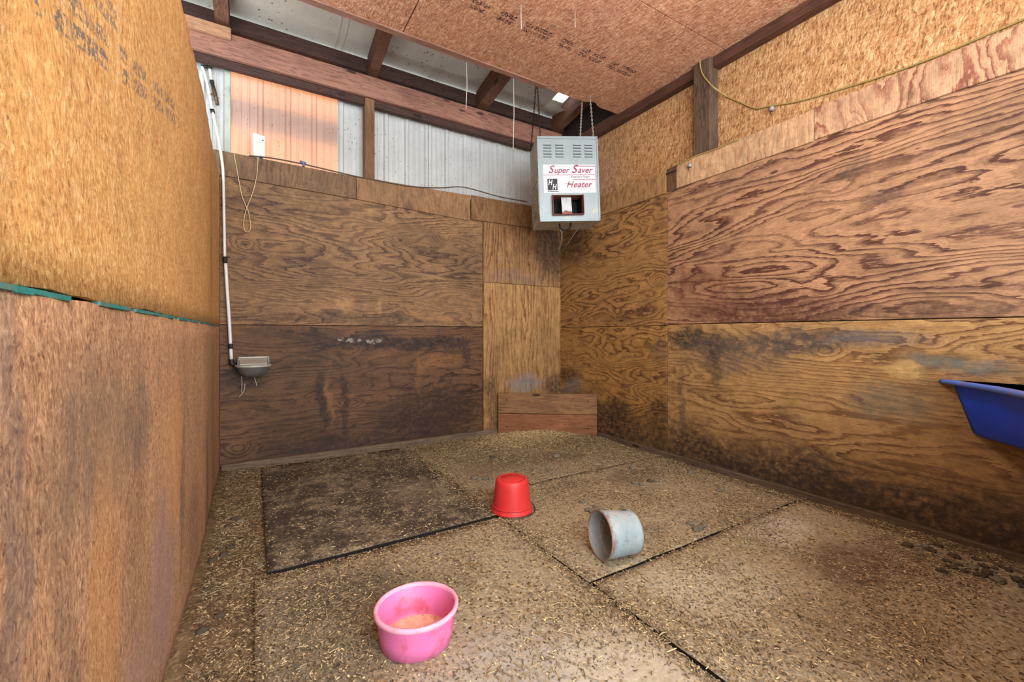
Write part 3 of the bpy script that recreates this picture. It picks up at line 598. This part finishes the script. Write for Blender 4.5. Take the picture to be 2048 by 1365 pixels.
for k in range(7): stripe(.088+k*.0145, .099+k*.0145, .272, .280, m_ink)
boxo('logo_plate', .085, .180, -.0042, -.003, .288, .395, m_ink, lb, .0004)
lettering('H', .090, .336, .072, m_label, .25, .72, .0016, -.0056, 'logo_lettering'); lettering('H', .128, .294, .072, m_label, .25, .72, .0016, -.0056, 'logo_lettering')
for k in range(6):
    for xx in (.007, HW-.007):
        MB().lathe([(.004, -.0075), (.003, -.009)], 8, M=Matrix.Translation((xx, 0, .03+k*.14)) @ Matrix.Translation((0, -.0, 0)) @ Matrix.Rotation(R(90), 4, 'X') @ Matrix.Translation((0, 0, .0145))).build('screw', m_rust, ht)
b = MB(); b.tube([(.265+.055*math.cos(a), .1, -.02-.045*math.sin(a)) for a in [math.pi*(k/14)*1.0 for k in range(15)]], .009, 8); b.tube([(.32, .1, -.02), (.32, .1, .002)], .009, 8); b.tube([(.21, .1, -.02), (.21, .1, .002)], .009, 8); b.build('gas_hose_loop', m_black, ht)

bpy.context.view_layer.update()
# chains
m_chain = plain('chain', lin(60, 46, 38), .6, .7, .4, .4, 30.)
m_chain2 = plain('chain_webbed', lin(172, 160, 150), .7, .4, .3, .4, 30.)
def chain(a, b_, m, label):
    a, b_ = Vector(a), Vector(b_); d = b_-a; n = int(d.length/.021); t = d.normalized(); u = t.orthogonal().normalized(); w = t.cross(u); mb = MB()
    for k in range(n):
        c = a+d*((k+.5)/n); s1 = u if k % 2 else w
        mb.tube([c+t*(.0145*math.cos(q))+s1*(.0065*math.sin(q)) for q in [2*math.pi*j/10 for j in range(10)]], .0032, 5, closed=True)
    o = mb.build('hanging_chain', m); tag(o, label, 'chain', 'chains holding the heater'); return o
hw = lambda x, y, z: ht.matrix_world @ Vector((x, y, z))
cA = ony(1075, 173, 3.31); cB = onz(1180, 192, CZ-.004)
chain(cA, hw(.035, .0, HH-.01), m_chain, 'rusty chain from the ceiling edge to the front left corner of the heater')
chain(cA+Vector((-.012, .01, 0)), hw(.005, HD-.02, HH-.005), m_chain, 'rusty chain from the ceiling edge to the rear left corner of the heater')
chain(ony(1164, 205, 3.30), hw(.43, .05, HH), m_chain2, 'web covered chain to the top middle of the heater')
chain(cB, hw(.555, .03, HH), m_chain2, 'slanting pale chain to the right top edge of the heater')

# ------------------------------------------------------------------ waterer and pipe
m_alu = plain('waterer_metal', lin(150, 150, 150), .42, .75, .5, .2, 9., lin(96, 88, 76), .4, 12., .55)
m_alul = plain('waterer_rim', lin(196, 190, 178), .5, .3, .4, .15, 12., lin(120, 108, 90), .5, 20., .52)
wt = tag(empty('water_bowl', (-.008, YB-.118, .93)), 'small grey metal automatic water bowl fixed to the plywood', 'water bowl')
b = MB(); b.lathe([(.114, -.052), (.122, -.050), (.123, -.058), (.117, -.066), (.110, -.088), (.094, -.115), (.068, -.137), (.035, -.147), (.001, -.149)], 40, sx=1., sy=.85); b.build('bowl', m_alu, wt)
b = MB(); b.lathe([(.113, -.062), (.117, -.048), (.128, -.045), (.130, -.054), (.124, -.063)], 40, sx=1., sy=.85, cap=False); b.build('rim', m_alul, wt)
b = MB(); Mc = Matrix.Translation((0, -.062, -.040)) @ Matrix.Rotation(R(14), 4, 'X'); b.box(-.098, .098, 0, .165, -.006, .004, M=Mc); b.build('valve_cover', m_alul, wt, .003, 2)
for sx in (-1, 1):
    b = MB(); V = [b.b.verts.new((sx*(.104+d), y, z)) for d in (0, .007) for (y, z) in ((-.075, -.046), (.112, -.046), (.112, .012), (.085, .012))]
    for f in ((0, 1, 2, 3), (7, 6, 5, 4), (0, 4, 5, 1), (1, 5, 6, 2), (2, 6, 7, 3), (3, 7, 4, 0)): b.b.faces.new([V[k] for k in f])
    b.build('side_cheek', m_alul, wt)
b = MB(); b.box(-.115, .115, .085, .117, .004, .016); b.build('top_lip', m_alul, wt, .004)
b = MB(); b.box(-.118, .118, .100, .117, -.09, .006); b.build('mounting_plate', m_alu, wt, .004)
b = MB(); b.lathe([(.105, -.068), (.001, -.068)], 32, sx=1., sy=.85); b.build('water', plain('water_dull', lin(120, 112, 100), .15, 0, .5), wt)
m_pvc = plain('pvc', lin(226, 222, 214), .4, var=.08, scale=14, dirt=lin(150, 138, 120), dirt_amt=.35, dthr=.56)
m_fit = plain('fitting', lin(52, 48, 46), .5, .4, .4, .3, 30.); m_brass = plain('valve_brass', lin(104, 84, 62), .45, .7, .4, .3, 30.)
PY = YB-.045
px = lambda u, v, y=PY: ony(u, v, y)
wp = tag(empty('water_pipe', px(463, 722)), 'thin white water pipe running down the corner to the water bowl', 'pipe')
def wpart(name, b, m):
    o = b.build(name, m, wp); o.matrix_parent_inverse = Matrix.Translation(-wp.location); return o
PT = YB+.03    # pipe stands back between header and siding at the top
PB = YB+.124    # behind the header, in front of the siding
wpart('riser', MB().tube([px(416.5, 60, PB), px(418, 100, PB), px(419, 133, PB)], .0125, 10), m_pvc)
wpart('riser', MB().tube(smooth_path([px(419, 133, PB), px(421, 150, PB), px(424, 165, PB)], 4), .0115, 10), m_pvc)
wpart('down_pipe', MB().tube(smooth_path([px(404, 133, PB), px(411, 155, PB), px(419, 190, PB), px(427, 232, PB-.01), px(434.5, 265, YB+.06), px(440, 295, YB-.02), px(444.5, 325, YB-.042), px(446.5, 350), px(447.5, 400), px(448.5, 460), px(449.5, 515)], 5), .0105, 10), m_pvc)
wpart('down_pipe', MB().tube(smooth_path([px(451, 526), px(455, 590), px(459, 650), px(461, 690)], 5), .0125, 10), m_pvc)
wpart('down_pipe', MB().tube([px(461.5, 697), px(463, 722)], .0125, 10), m_pvc)
for (u, v, u2, v2, y) in ((418.5, 130, 419.5, 139, PB), (423.5, 161, 424.5, 167, PB), (424, 219, 426, 227, PB), (449.6, 514, 450.6, 527, PY), (461, 688, 461.6, 698, PY)):
    wpart('coupling', MB().tube([px(u, v, y), px(u2, v2, y)], .0165, 10), m_fit)
wpart('tee', MB().tube([px(402, 132, PB), px(418, 134, PB)], .010, 10), m_fit)
wpart('valve', MB().tube([px(424.5, 166, PB), px(429, 184, PB), px(435, 210, PB)], [.013, .016, .013], 10), m_brass)
wpart('valve_lever', MB().tube([px(422, 188, PB-.02), px(431, 192, PB-.02)], .007, 8), m_brass)
wpart('elbow', MB().tube(smooth_path([px(463, 719), px(464, 728), px(472, 730, YB-.05)], 4), .019, 10), m_fit)

# ------------------------------------------------------------------ bits on the walls
m_tw = plain('twine', lin(206, 182, 140), .9, var=.2, scale=30)
ty = YB-.03
tag(MB().tube(smooth_path([ony(u, v, ty) for u, v in ((468, 308), (473, 335), (478, 362), (484, 392), (492, 412), (497, 425), (500, 440), (501, 456), (497, 464), (490, 462), (487, 448), (490, 428), (496, 410), (504, 390), (511, 365), (515, 340), (516, 316))], 5), .0032, 6).build('twine_loop', m_tw), 'loop of pale baling twine hanging from the top of the plywood', 'twine')
m_box = plain('box_white', lin(222, 220, 208), .5, var=.1, scale=12, dirt=lin(150, 142, 124), dthr=.6)
bx_ = tag(empty('switch_box', (.028, YB+.045, 2.655), (0, 0, R(18))), 'small white plastic box standing on the ledge before the translucent sheet', 'box')
boxo('housing', -.045, .045, -.028, .028, 0, .205, m_box, bx_, .005); boxo('cable_entry', .0, .022, -.0295, -.026, 0, .02, m_black, bx_, 0); boxo('button', .02, .03, -.031, -.027, .155, .165, m_fit, bx_, 0)
m_wire = plain('wire_brown', lin(92, 72, 52), .7, var=.3, scale=20); m_yel = plain('cord_yellow', lin(158, 136, 74), .6, var=.25, scale=20); m_clip = plain('clip_blue', lin(88, 106, 138), .6, var=.25, scale=30)
zt = 2.655
tag(MB().tube(smooth_path([ony(u, v, YB-.022) for u, v in ((498, 312), (540, 316), (600, 327), (660, 341), (712, 353), (760, 362), (820, 373), (880, 376), (920, 374), (950, 380), (1000, 394), (1055, 404))], 5), .006, 6).build('wall_cable', m_wire), 'brown cable running along the top of the plywood behind the heater', 'cable')
c_ = ony(607, 327, YB-.03); cl = tag(empty('cable_clip', c_), 'small blue clip pinning the brown cable', 'clip')
b = MB(); b.box(-.022, .022, -.01, .01, -.004, .014); b.box(-.008, .010, -.012, .012, -.028, -.002); b.build('body', m_clip, cl, .003); boxo('jaw', -.03, -.008, -.008, .008, .004, .02, m_clip, cl, .002)
XC = 3.236
yc = [onx(u, v, XC+.0) for u, v in ((1352, 331), (1372, 322), (1392, 312), (1415, 304), (1440, 295), (1462, 285), (1480, 278))]
tag(MB().tube(smooth_path(yc, 4), .006, 6).build('yellow_cord', m_yel), 'short yellow cord end drooping over the ledge at the foot of the weathered post', 'cord')
y2 = [onx(1402, 104, 3.25), onx(1400, 128, 3.25), onx(1405, 148, 3.25), onx(1414, 161, 3.25), onx(1425, 173, 3.25), onx(1440, 184, 3.31), onx(1456, 194, 3.375), onx(1490, 209, 3.375), onx(1513, 217, 3.375), onx(1545, 211, 3.375), onx(1600, 202, 3.375), onx(1680, 179, 3.375), onx(1760, 154, 3.375), onx(1850, 122, 3.375), onx(1950, 80, 3.375), onx(2048, 38, 3.375), onx(2200, -28, 3.375)]
tag(MB().tube(smooth_path(y2, 5), .006, 6).build('yellow_cord', m_yel), 'long yellow cord strung from the weathered post across the strand board', 'cord')
m_ins2 = plain('insulator', lin(168, 166, 162), .4, .3, .5, .3, 30., lin(70, 66, 62), .7, 30., .5)
for (p, lab) in ((onx(1545, 218, 3.372), 'grey fence insulator nailed to the strand board beside the yellow cord'), (onx(1381, 331, 3.232), 'grey fence insulator nailed to the band under the weathered post')):
    e = tag(empty('wire_insulator', p, (0, R(-90), 0)), lab, 'insulator', 'fence insulators')
    MB().lathe([(.012, -.008), (.02, 0), (.014, .008), (.02, .016), (.012, .024), (.001, .026)], 14).build('body', m_ins2, e); MB().tube([(0, 0, .01), (-.03, .012, .012), (-.05, .0, .012)], .003, 6).build('nail', m_fit, e)

# ------------------------------------------------------------------ blue corner feeder
m_blue = plain('feeder_blue', lin(6, 78, 240), .4, 0, .45, .15, 5., lin(30, 40, 66), .6, 9., .6)  # blue boosted to make up for the weak light in this corner
m_brim = plain('feeder_rim', lin(84, 124, 224), .42, 0, .45, .15, 8., lin(124, 108, 100), .8, 16., .5)
fd = tag(empty('corner_feeder', (XR-.01, .0, .60)), 'blue plastic corner feed trough on the right wall', 'feeder')
rim = [(0, .80), (-.10, .70), (-.24, .575), (-.42, .455), (-.60, .325), (-.72, .20), (-.79, .10), (-.80, 0), (-.4, 0), (0, 0)]
def off(poly, k, c=(-.3, .28)): return [(c[0]+(x-c[0])*k if x < -.001 else x, c[1]+(y-c[1])*k if y > .001 else y) for x, y in poly]
def ring(b, poly, z): return [b.b.verts.new((x, y, z)) for x, y in poly]
def loft(b, rings, cap=False):
    for A, B in zip(rings, rings[1:]):
        n = len(A)
        for j in range(n):
            f = b.b.faces.new([A[j], A[(j+1) % n], B[(j+1) % n], B[j]]); f.smooth = True
    if cap: b.b.faces.new(rings[-1])
def dense(poly, k=4):
    P = smooth_path([(x, y, 0) for x, y in poly[:8]], k); return [(p.x, p.y) for p in P]+poly[8:]
rp = dense(rim)
def scaled(q): # shrink the curved front towards the walls
    return [(x*q, y*q) for x, y in rp]
b = MB(); loft(b, [ring(b, scaled(.93), .268), ring(b, scaled(.915), .22), ring(b, scaled(.84), .02), ring(b, scaled(.80), .0)], True); loft(b, [ring(b, scaled(.93), .272), ring(b, scaled(.90), .22), ring(b, scaled(.825), .03), ring(b, scaled(.79), .012)], True)
b.build('tub', m_blue, fd)
b = MB(); loft(b, [ring(b, scaled(.925), .262), ring(b, scaled(1.), .268), ring(b, scaled(1.005), .282), ring(b, scaled(.995), .29), ring(b, scaled(.91), .288), ring(b, scaled(.90), .27)]); b.build('rim', m_brim, fd)

# ------------------------------------------------------------------ tubs and buckets
m_pinkp = plain('tub_pink', lin(222, 116, 166), .45, 0, .4, .12, 6., lin(196, 84, 96), .75, 8., .5)
m_pinkr = plain('tub_rim', lin(236, 164, 188), .5, 0, .4, .1, 14., lin(206, 132, 132), .6, 24., .52)
g = G('tub_residue', .9); o_, _ = g.xyz(); n_ = g.noise(o_, 16., 6., .7); c2_ = g.ramp(n_, [(.3, lin(150, 84, 62)), (.5, lin(222, 168, 142)), (.75, lin(236, 196, 172))]); v_ = g.vor(o_, 60.).outputs['Distance']
c2_ = g.mix(g.ma('MULTIPLY', g.mr(v_, .22, .1), g.mr(g.noise(o_, 9., 2.), .5, .6)), c2_, lin(40, 30, 26)); m_res = g.done(c2_)
zb = .021
tb = tag(empty('feed_tub', (.508, 1.518, zb)), 'round pink rubber feed tub with dried residue in it', 'tub')
MB().lathe([(.001, .010), (.112, .010), (.122, .03), (.134, .125), (.138, .128), (.143, .122), (.136, .10), (.131, .05), (.122, .004), (.112, .0), (.001, .0)], 56, fn=lambda p, a: p+Vector((.004*math.cos(2*a+.6)*math.cos(a), .004*math.cos(2*a+.6)*math.sin(a), 0))).build('tub', m_pinkp, tb)
MB().lathe([(.1335, .118), (.1335, .131), (.141, .134), (.1475, .130), (.1475, .118), (.142, .115)], 56, fn=lambda p, a: p+Vector((.004*math.cos(2*a+.6)*math.cos(a), .004*math.cos(2*a+.6)*math.sin(a), 0)), cap=False).build('rim', m_pinkr, tb)
MB().lathe([(.121, .022), (.112, .0185), (.06, .016), (.001, .0165)], 48).build('residue', m_res, tb)

m_redp = plain('bucket_red', lin(206, 50, 48), .45, 0, .4, .10, 7., lin(196, 70, 66), .45, 10., .54)
rb = tag(empty('upturned_bucket', (1.398, 2.318, .022)), 'red plastic bucket turned upside down on the mats', 'bucket')
MB().lathe([(.122, .004), (.1255, .0), (.130, .002), (.132, .012), (.128, .016), (.1235, .018), (.1215, .03), (.1195, .045), (.117, .07), (.108, .15), (.104, .183), (.099, .199), (.09, .205), (.079, .205), (.077, .2015), (.073, .2015), (.071, .205), (.02, .206), (.001, .206)], 56).build('bucket', m_redp, rb)
MB().lathe([(.124, .034), (.126, .036), (.1255, .041), (.121, .042)], 48, cap=False).build('band', m_redp, rb)
MB().lathe([(.010, .205), (.010, .208), (.001, .208)], 14).build('mould_mark', m_redp, rb)
hpnts = [(.134*math.cos(a), .134*math.sin(a), .006+.022*max(0, math.sin(a+R(28)))) for a in [R(-150)+R(205)*k/26 for k in range(27)]]
MB().tube([(x*1.06+.006, y*1.06, z) for x, y, z in hpnts], .0035, 7).build('bail_handle', plain('bail_wire', lin(96, 84, 78), .5, .6), rb)
for a in (R(-150), R(55)): MB().box(-.01, .01, -.006, .006, 0, .022, M=Matrix.Translation((.132*math.cos(a), .132*math.sin(a), .004)) @ Matrix.Rotation(a, 4, 'Z')).build('handle_ear', m_redp, rb, .002)

g = G('bucket_grey', .45, .15, .5); o_, x_ = g.xyz(); n_ = g.noise(o_, 6., 5., .6)
c2_ = g.mix(g.mr(n_, .4, .65), lin(158, 176, 180), lin(190, 194, 192)); c2_ = g.mix(g.ma('MULTIPLY', g.mr(x_[2], .045, .0), g.mr(g.noise(o_, 22., 5., .7), .4, .62)), c2_, lin(126, 92, 76))
c2_ = g.mix(g.ma('MULTIPLY', g.mr(g.noise(o_, 34., 5., .7), .56, .66), .5), c2_, lin(110, 112, 112)); m_gb = g.done(c2_)
m_gi = plain('bucket_inside', lin(150, 152, 150), .6, .1, .4, .2, 7., lin(128, 108, 92), .6, 9., .52); m_grim = plain('bucket_rim', lin(150, 120, 104), .6, .2, .4, .25, 20., lin(190, 186, 178), .7, 16., .52)
ax = Vector((.962, -.2, 0)).normalized(); zax = Vector((0, 0, 1)); Rm = Matrix((ax.cross(zax), zax, ax)).transposed()  # columns: local x, y, z
Rm = Matrix([[-ax.cross(zax).x, zax.x, ax.x], [-ax.cross(zax).y, zax.y, ax.y], [0, 1, 0]])
op = Vector((1.470, 1.592, .021+.1185)); tilt = math.asin((.1185-.107)/.185)
gbk = tag(empty('tipped_bucket', op), 'grey metal bucket with a rusty rim tipped on its side', 'bucket')
gbk.rotation_euler = (Rm @ Matrix.Rotation(tilt, 3, 'X')).to_euler()
MB().lathe([(.113, .001), (.1125, .02), (.110, .06), (.1095, .062), (.107, .11), (.106, .112), (.1035, .175), (.1035, .186), (.1005, .186), (.100, .179), (.001, .179)], 56).build('shell', m_gb, gbk)
MB().lathe([(.1115, .001), (.110, .03), (.106, .10), (.102, .174), (.001, .175)], 56).build('lining', m_gi, gbk)
MB().tube([(.1145*math.cos(a), .1145*math.sin(a), .002) for a in [2*math.pi*k/48 for k in range(48)]], .0042, 8, closed=True).build('rolled_rim', m_grim, gbk)
for zz in (.064, .112): MB().tube([((.1115-.042*zz)*math.cos(a), (.1115-.042*zz)*math.sin(a), zz) for a in [2*math.pi*k/48 for k in range(48)]], .0016, 6, closed=True).build('swage_ring', m_gb, gbk)
MB().tube([(.106*math.cos(a)*.999+0*1, .106*math.sin(a), .150+.013*s_) for a, s_ in [(R(72)+R(9)*math.cos(q)*1.3, math.sin(q)) for q in [2*math.pi*k/20 for k in range(20)]]], .0013, 5, closed=True).build('stamped_mark', m_ink, gbk)

# ------------------------------------------------------------------ dried clods
m_clod = plain('clod', lin(132, 124, 106), .95, var=.3, scale=20, dirt=lin(92, 78, 58), dirt_amt=.6, dscale=30, bump=.6); m_clod2 = plain('clod_dark', lin(92, 80, 62), .95, var=.35, scale=20, dirt=lin(48, 38, 28), dscale=30, bump=.6)
cm = []
for k in range(8):
    b = bmesh.new(); bmesh.ops.create_icosphere(b, subdivisions=3, radius=1)
    for v in b.verts:
        q = v.co*1.7+Vector((k*7.3, 1, 2)); v.co *= 1+.5*mnoise.noise(q*1.2)+.3*mnoise.noise(q*3)+.1*mnoise.noise(q*8); v.co.z *= .62; v.co.x *= 1.2
    for f in b.faces: f.smooth = True
    me = bpy.data.meshes.new('clod'); b.to_mesh(me); b.free(); me.materials.append(m_clod if k < 5 else m_clod2); cm.append(me)
def clod(u, v, r, dark, label, group):
    p = onz(u, v, .02); h = top(p.x, p.y); p = onz(u, v, h+r*.4)
    o = bpy.data.objects.new('dried_clod', random.choice(cm[5:] if dark else cm[:5])); COL.objects.link(o)
    o.location = (p.x, p.y, top(p.x, p.y)+r*.28); o.scale = (r, r*random.uniform(.75, 1.1), r); o.rotation_euler = (0, 0, random.uniform(0, 6.3)); tag(o, label, 'clod', group)
for u, v, r in ((948, 956, .024), (960, 958, .022), (971, 957, .024), (981, 958, .016)): clod(u, v, r, 0, 'pale dried clod in the short row behind the red bucket', 'clods behind the red bucket')
for u, v, r in ((1176, 1019, .02), (1184, 1022, .022), (1191, 1013, .016), (1203, 1021, .02), (1164, 1004, .018), (1270, 1037, .018)): clod(u, v, r, 0, 'pale dried clod lying beside the tipped grey bucket', 'clods beside the grey bucket')
for u, v, r in ((1381, 1047, .018), (1392, 1058, .022), (1400, 1055, .02), (1408, 1050, .018)): clod(u, v, r, 0, 'pale dried clod in the cluster beside the dark mat joint', 'clods by the mat joint')
for u, v, r in ((1270, 966, .022), (1281, 968, .02), (1300, 962, .02), (1313, 961, .02), (1264, 936, .022), (1112, 912, .03), (985, 915, .022), (960, 920, .02), (1440, 980, .02), (1382, 945, .02)): clod(u, v, r, random.random() < .3, 'small dried clod scattered on the mats before the straw heap', 'clods before the straw heap')
for u, v in ((1850, 1092), (1862, 1100), (1876, 1090), (1840, 1108), (1893, 1122), (1905, 1135), (1918, 1130), (1930, 1143), (1945, 1135), (1960, 1150), (1968, 1132), (1975, 1145), (1990, 1137), (2004, 1134), (2018, 1140), (2035, 1160), (2044, 1172), (1815, 1090), (1910, 1112), (1952, 1118), (1884, 1142), (1995, 1160)):
    clod(u, v, random.uniform(.011, .022), random.random() < .6, 'brown dried clod in the drift along the right base board under the feeder', 'clods under the feeder')
for u, v in ((455, 1052), (470, 1038), (480, 1042), (437, 1100), (448, 1108), (460, 1095), (425, 1120), (520, 1130), (412, 1180), (440, 1230), (405, 1260)): clod(u, v, random.uniform(.012, .02), random.random() < .7, 'dark dried clod on the dirt strip along the left partition', 'clods on the dirt strip')

# ------------------------------------------------------------------ cobwebs
m_web = plain('cobweb', lin(206, 196, 184), .9, var=.1)
def web(paths, label, r=.0016):
    b = MB()
    for p in paths: b.tube(p, r, 4)
    tag(b.build('cobweb', m_web), label, 'cobweb')
wz = lambda u, v0, v1, y: [ony(u, v0, y), ony(u+1, (v0+v1)/2, y), ony(u-1, v1, y)]
web([wz(933, 125, 218, 3.32)], 'dusty web strand hanging from the ceiling edge before the translucent lining', .003)
web([wz(1027, 155, 300, 3.31)], 'long dusty web strand hanging from the ceiling edge beside the heater', .0035)
p = onz(1042, 10, CZ); web([[p, p+Vector((0, 0, -.10)), p+Vector((.003, 0, -.17))]], 'short dusty strand hanging from the middle of the ceiling', .003)
p = onz(1150, 22, CZ); web([[p, p+Vector((0, 0, -.08)), p+Vector((.003, 0, -.12))]], 'short dusty strand hanging from the ceiling next to the mill stamp', .0025)
web([[hw(.24, .2, -.01), hw(.27, .25, -.12), ony(1113, 520, YB-.02)], [hw(.3, .3, 0), ony(1113, 522, YB-.02)], [hw(.45, .25, 0), ony(1113, 520, YB-.02)]], 'web strands stretched from the heater down to the corner', .0014)
web([smooth_path([ony(u, v, YB-.10) for u, v in q], 4) for q in (((494, 755), (505, 752), (511, 762), (513, 772)), ((483, 753), (484, 770), (483, 785)), ((490, 768), (488, 782), (478, 795)))], 'ragged web strands under the water bowl', .002)

# ------------------------------------------------------------------ straw litter
N = 210000
X = rng.uniform(-.22, 3.22, N*2); Y = rng.uniform(-.1, 4.2, N*2)
def gs(x, x0, w): return np.exp(-((x-x0)/w)**2)
Y = np.maximum(Y, .01)
nz_ = np.array([mnoise.noise(Vector((x*2.2, y*2.2, 4))) for x, y in zip(X[::1], Y[::1])])
D = .26+.55*nz_
inA = (X > .05) & (X < 1.27) & (Y > 2.30) & (Y < 4.12)
D = np.where(inA, .10+.10*nz_, D)
D += .55*gs(X, 1.285, .06)+.5*gs(Y, 2.26, .06)*(X < 1.4)+.22*gs(Y, 1.46, .06)*(X > 1.3)+.2*gs(Y, 2.66, .06)*(X > 1.3)
D += .35*(X < .04)+.8*gs(Y, 4.2, .08)*(X < 2.4)+.4*gs(X, 3.2, .08)
D += 6.*np.exp(-(((X-2.55)/.75)**2+((Y-3.8)/.36)**2))+.5*np.exp(-(((X-3.0)/.3)**2+((Y-2.9)/.6)**2))
D -= .2*np.exp(-(((X-2.4)/.5)**2+((Y-.9)/.4)**2))
gap = (gs(X, 1.286, .012)+gs(Y, 2.661, .012)*(X > 1.29)+gs(Y, 1.460, .012)*(X > 1.29)).clip(0, 1)
D += 4.*gap*(nz_ > -.05)
D *= np.where(Y < .5, .3, 1.)
keep = (rng.random(N*2) < D) & (X+Y*.0 > -.2)
kd = (Y-3.525)*(2.345-3.215)-(X-3.215)*(4.185-3.525)   # side of the kickboard
keep &= ~((X > 2.33) & (Y > 3.52+(3.215-X)*(.66/.87)-.03))
for (qx, qy, qr) in ((.508, 1.518, .125), (1.398, 2.318, .128), (1.56, 1.575, .11)): keep &= ((X-qx)**2+(Y-qy)**2 > qr*qr)
X, Y, gap, nz_ = X[keep], Y[keep], gap[keep], nz_[keep]; n = len(X)
print('straw pieces', n)
Z = np.array([top(x, y) for x, y in zip(X, Y)])
Z = np.where((gap > .2) & (nz_ > -.05) & (X > 1.275), np.maximum(Z, .012+.008*rng.random(n)), Z)
pile = np.exp(-(((X-2.6)/.6)**2+((Y-3.85)/.35)**2))
L = rng.lognormal(math.log(.0085), .65, n).clip(.004, .06)*(1+.5*pile); L *= 1+.9*pile; Wd = rng.uniform(.0008, .0022, n)*np.where(L < .012, 1.4, 1.); chip = rng.random(n) < .05; Wd = np.where(chip, rng.uniform(.002, .0048, n), Wd); L = np.where(chip, L.clip(.006, .016), L); th = rng.uniform(0, 2*math.pi, n)
pit = rng.normal(0, .16+.25*pile, n); bend = rng.normal(0, .35, n); lift = rng.uniform(.0008, .005, n)+rng.random(n)*.018*pile
dx, dy = np.cos(th), np.sin(th); ex, ey = -dy, dx
V = np.zeros((n, 6, 3))
for k, t in enumerate((-.5, 0., .5)):
    cx = X+dx*L*t+ex*bend*L*(t*t)*1.2; cy = Y+dy*L*t+ey*bend*L*(t*t)*1.2; cz = np.maximum(Z+lift+np.sin(pit)*L*t+.08*L*(1-4*t*t)*rng.random(n), Z+.0006)
    wv = Wd*(1 if k == 1 else .7)
    for s_, q in ((0, -1), (1, 1)):
        V[:, k*2+s_, 0] = cx+ex*wv*q; V[:, k*2+s_, 1] = cy+ey*wv*q; V[:, k*2+s_, 2] = cz+.0006*q
base = np.arange(n)[:, None]*6
Fq = np.concatenate([base+np.array([0, 1, 3, 2]), base+np.array([2, 3, 5, 4])], axis=1).reshape(-1, 4)
me = bpy.data.meshes.new('straw_litter'); me.vertices.add(n*6); me.vertices.foreach_set('co', V.reshape(-1))
me.loops.add(Fq.size); me.loops.foreach_set('vertex_index', Fq.reshape(-1).astype(np.int32)); me.polygons.add(len(Fq)); me.polygons.foreach_set('loop_start', np.arange(0, Fq.size, 4, dtype=np.int32))
me.update(calc_edges=True); me.validate()
at = me.attributes.new('tint', 'FLOAT', 'POINT'); tn_ = np.clip(rng.beta(1.9, 2.5, n)+.42*pile+.2*chip*rng.random(n), 0, 1); at.data.foreach_set('value', np.repeat(tn_, 6).astype(np.float32))
g = G('straw', .85, 0, .2); a_ = g.n('ShaderNodeAttribute', {'attribute_name': 'tint'}).outputs['Fac']
m_straw = g.done(g.ramp(a_, [(0, lin(58, 48, 38)), (.25, lin(104, 88, 66)), (.5, lin(154, 134, 102)), (.75, lin(196, 174, 130)), (1, lin(236, 214, 160))]))
tag(link('straw_litter', me, None, m_straw), 'loose straw and wood shavings scattered over the mats and dirt', 'straw', kind='stuff')
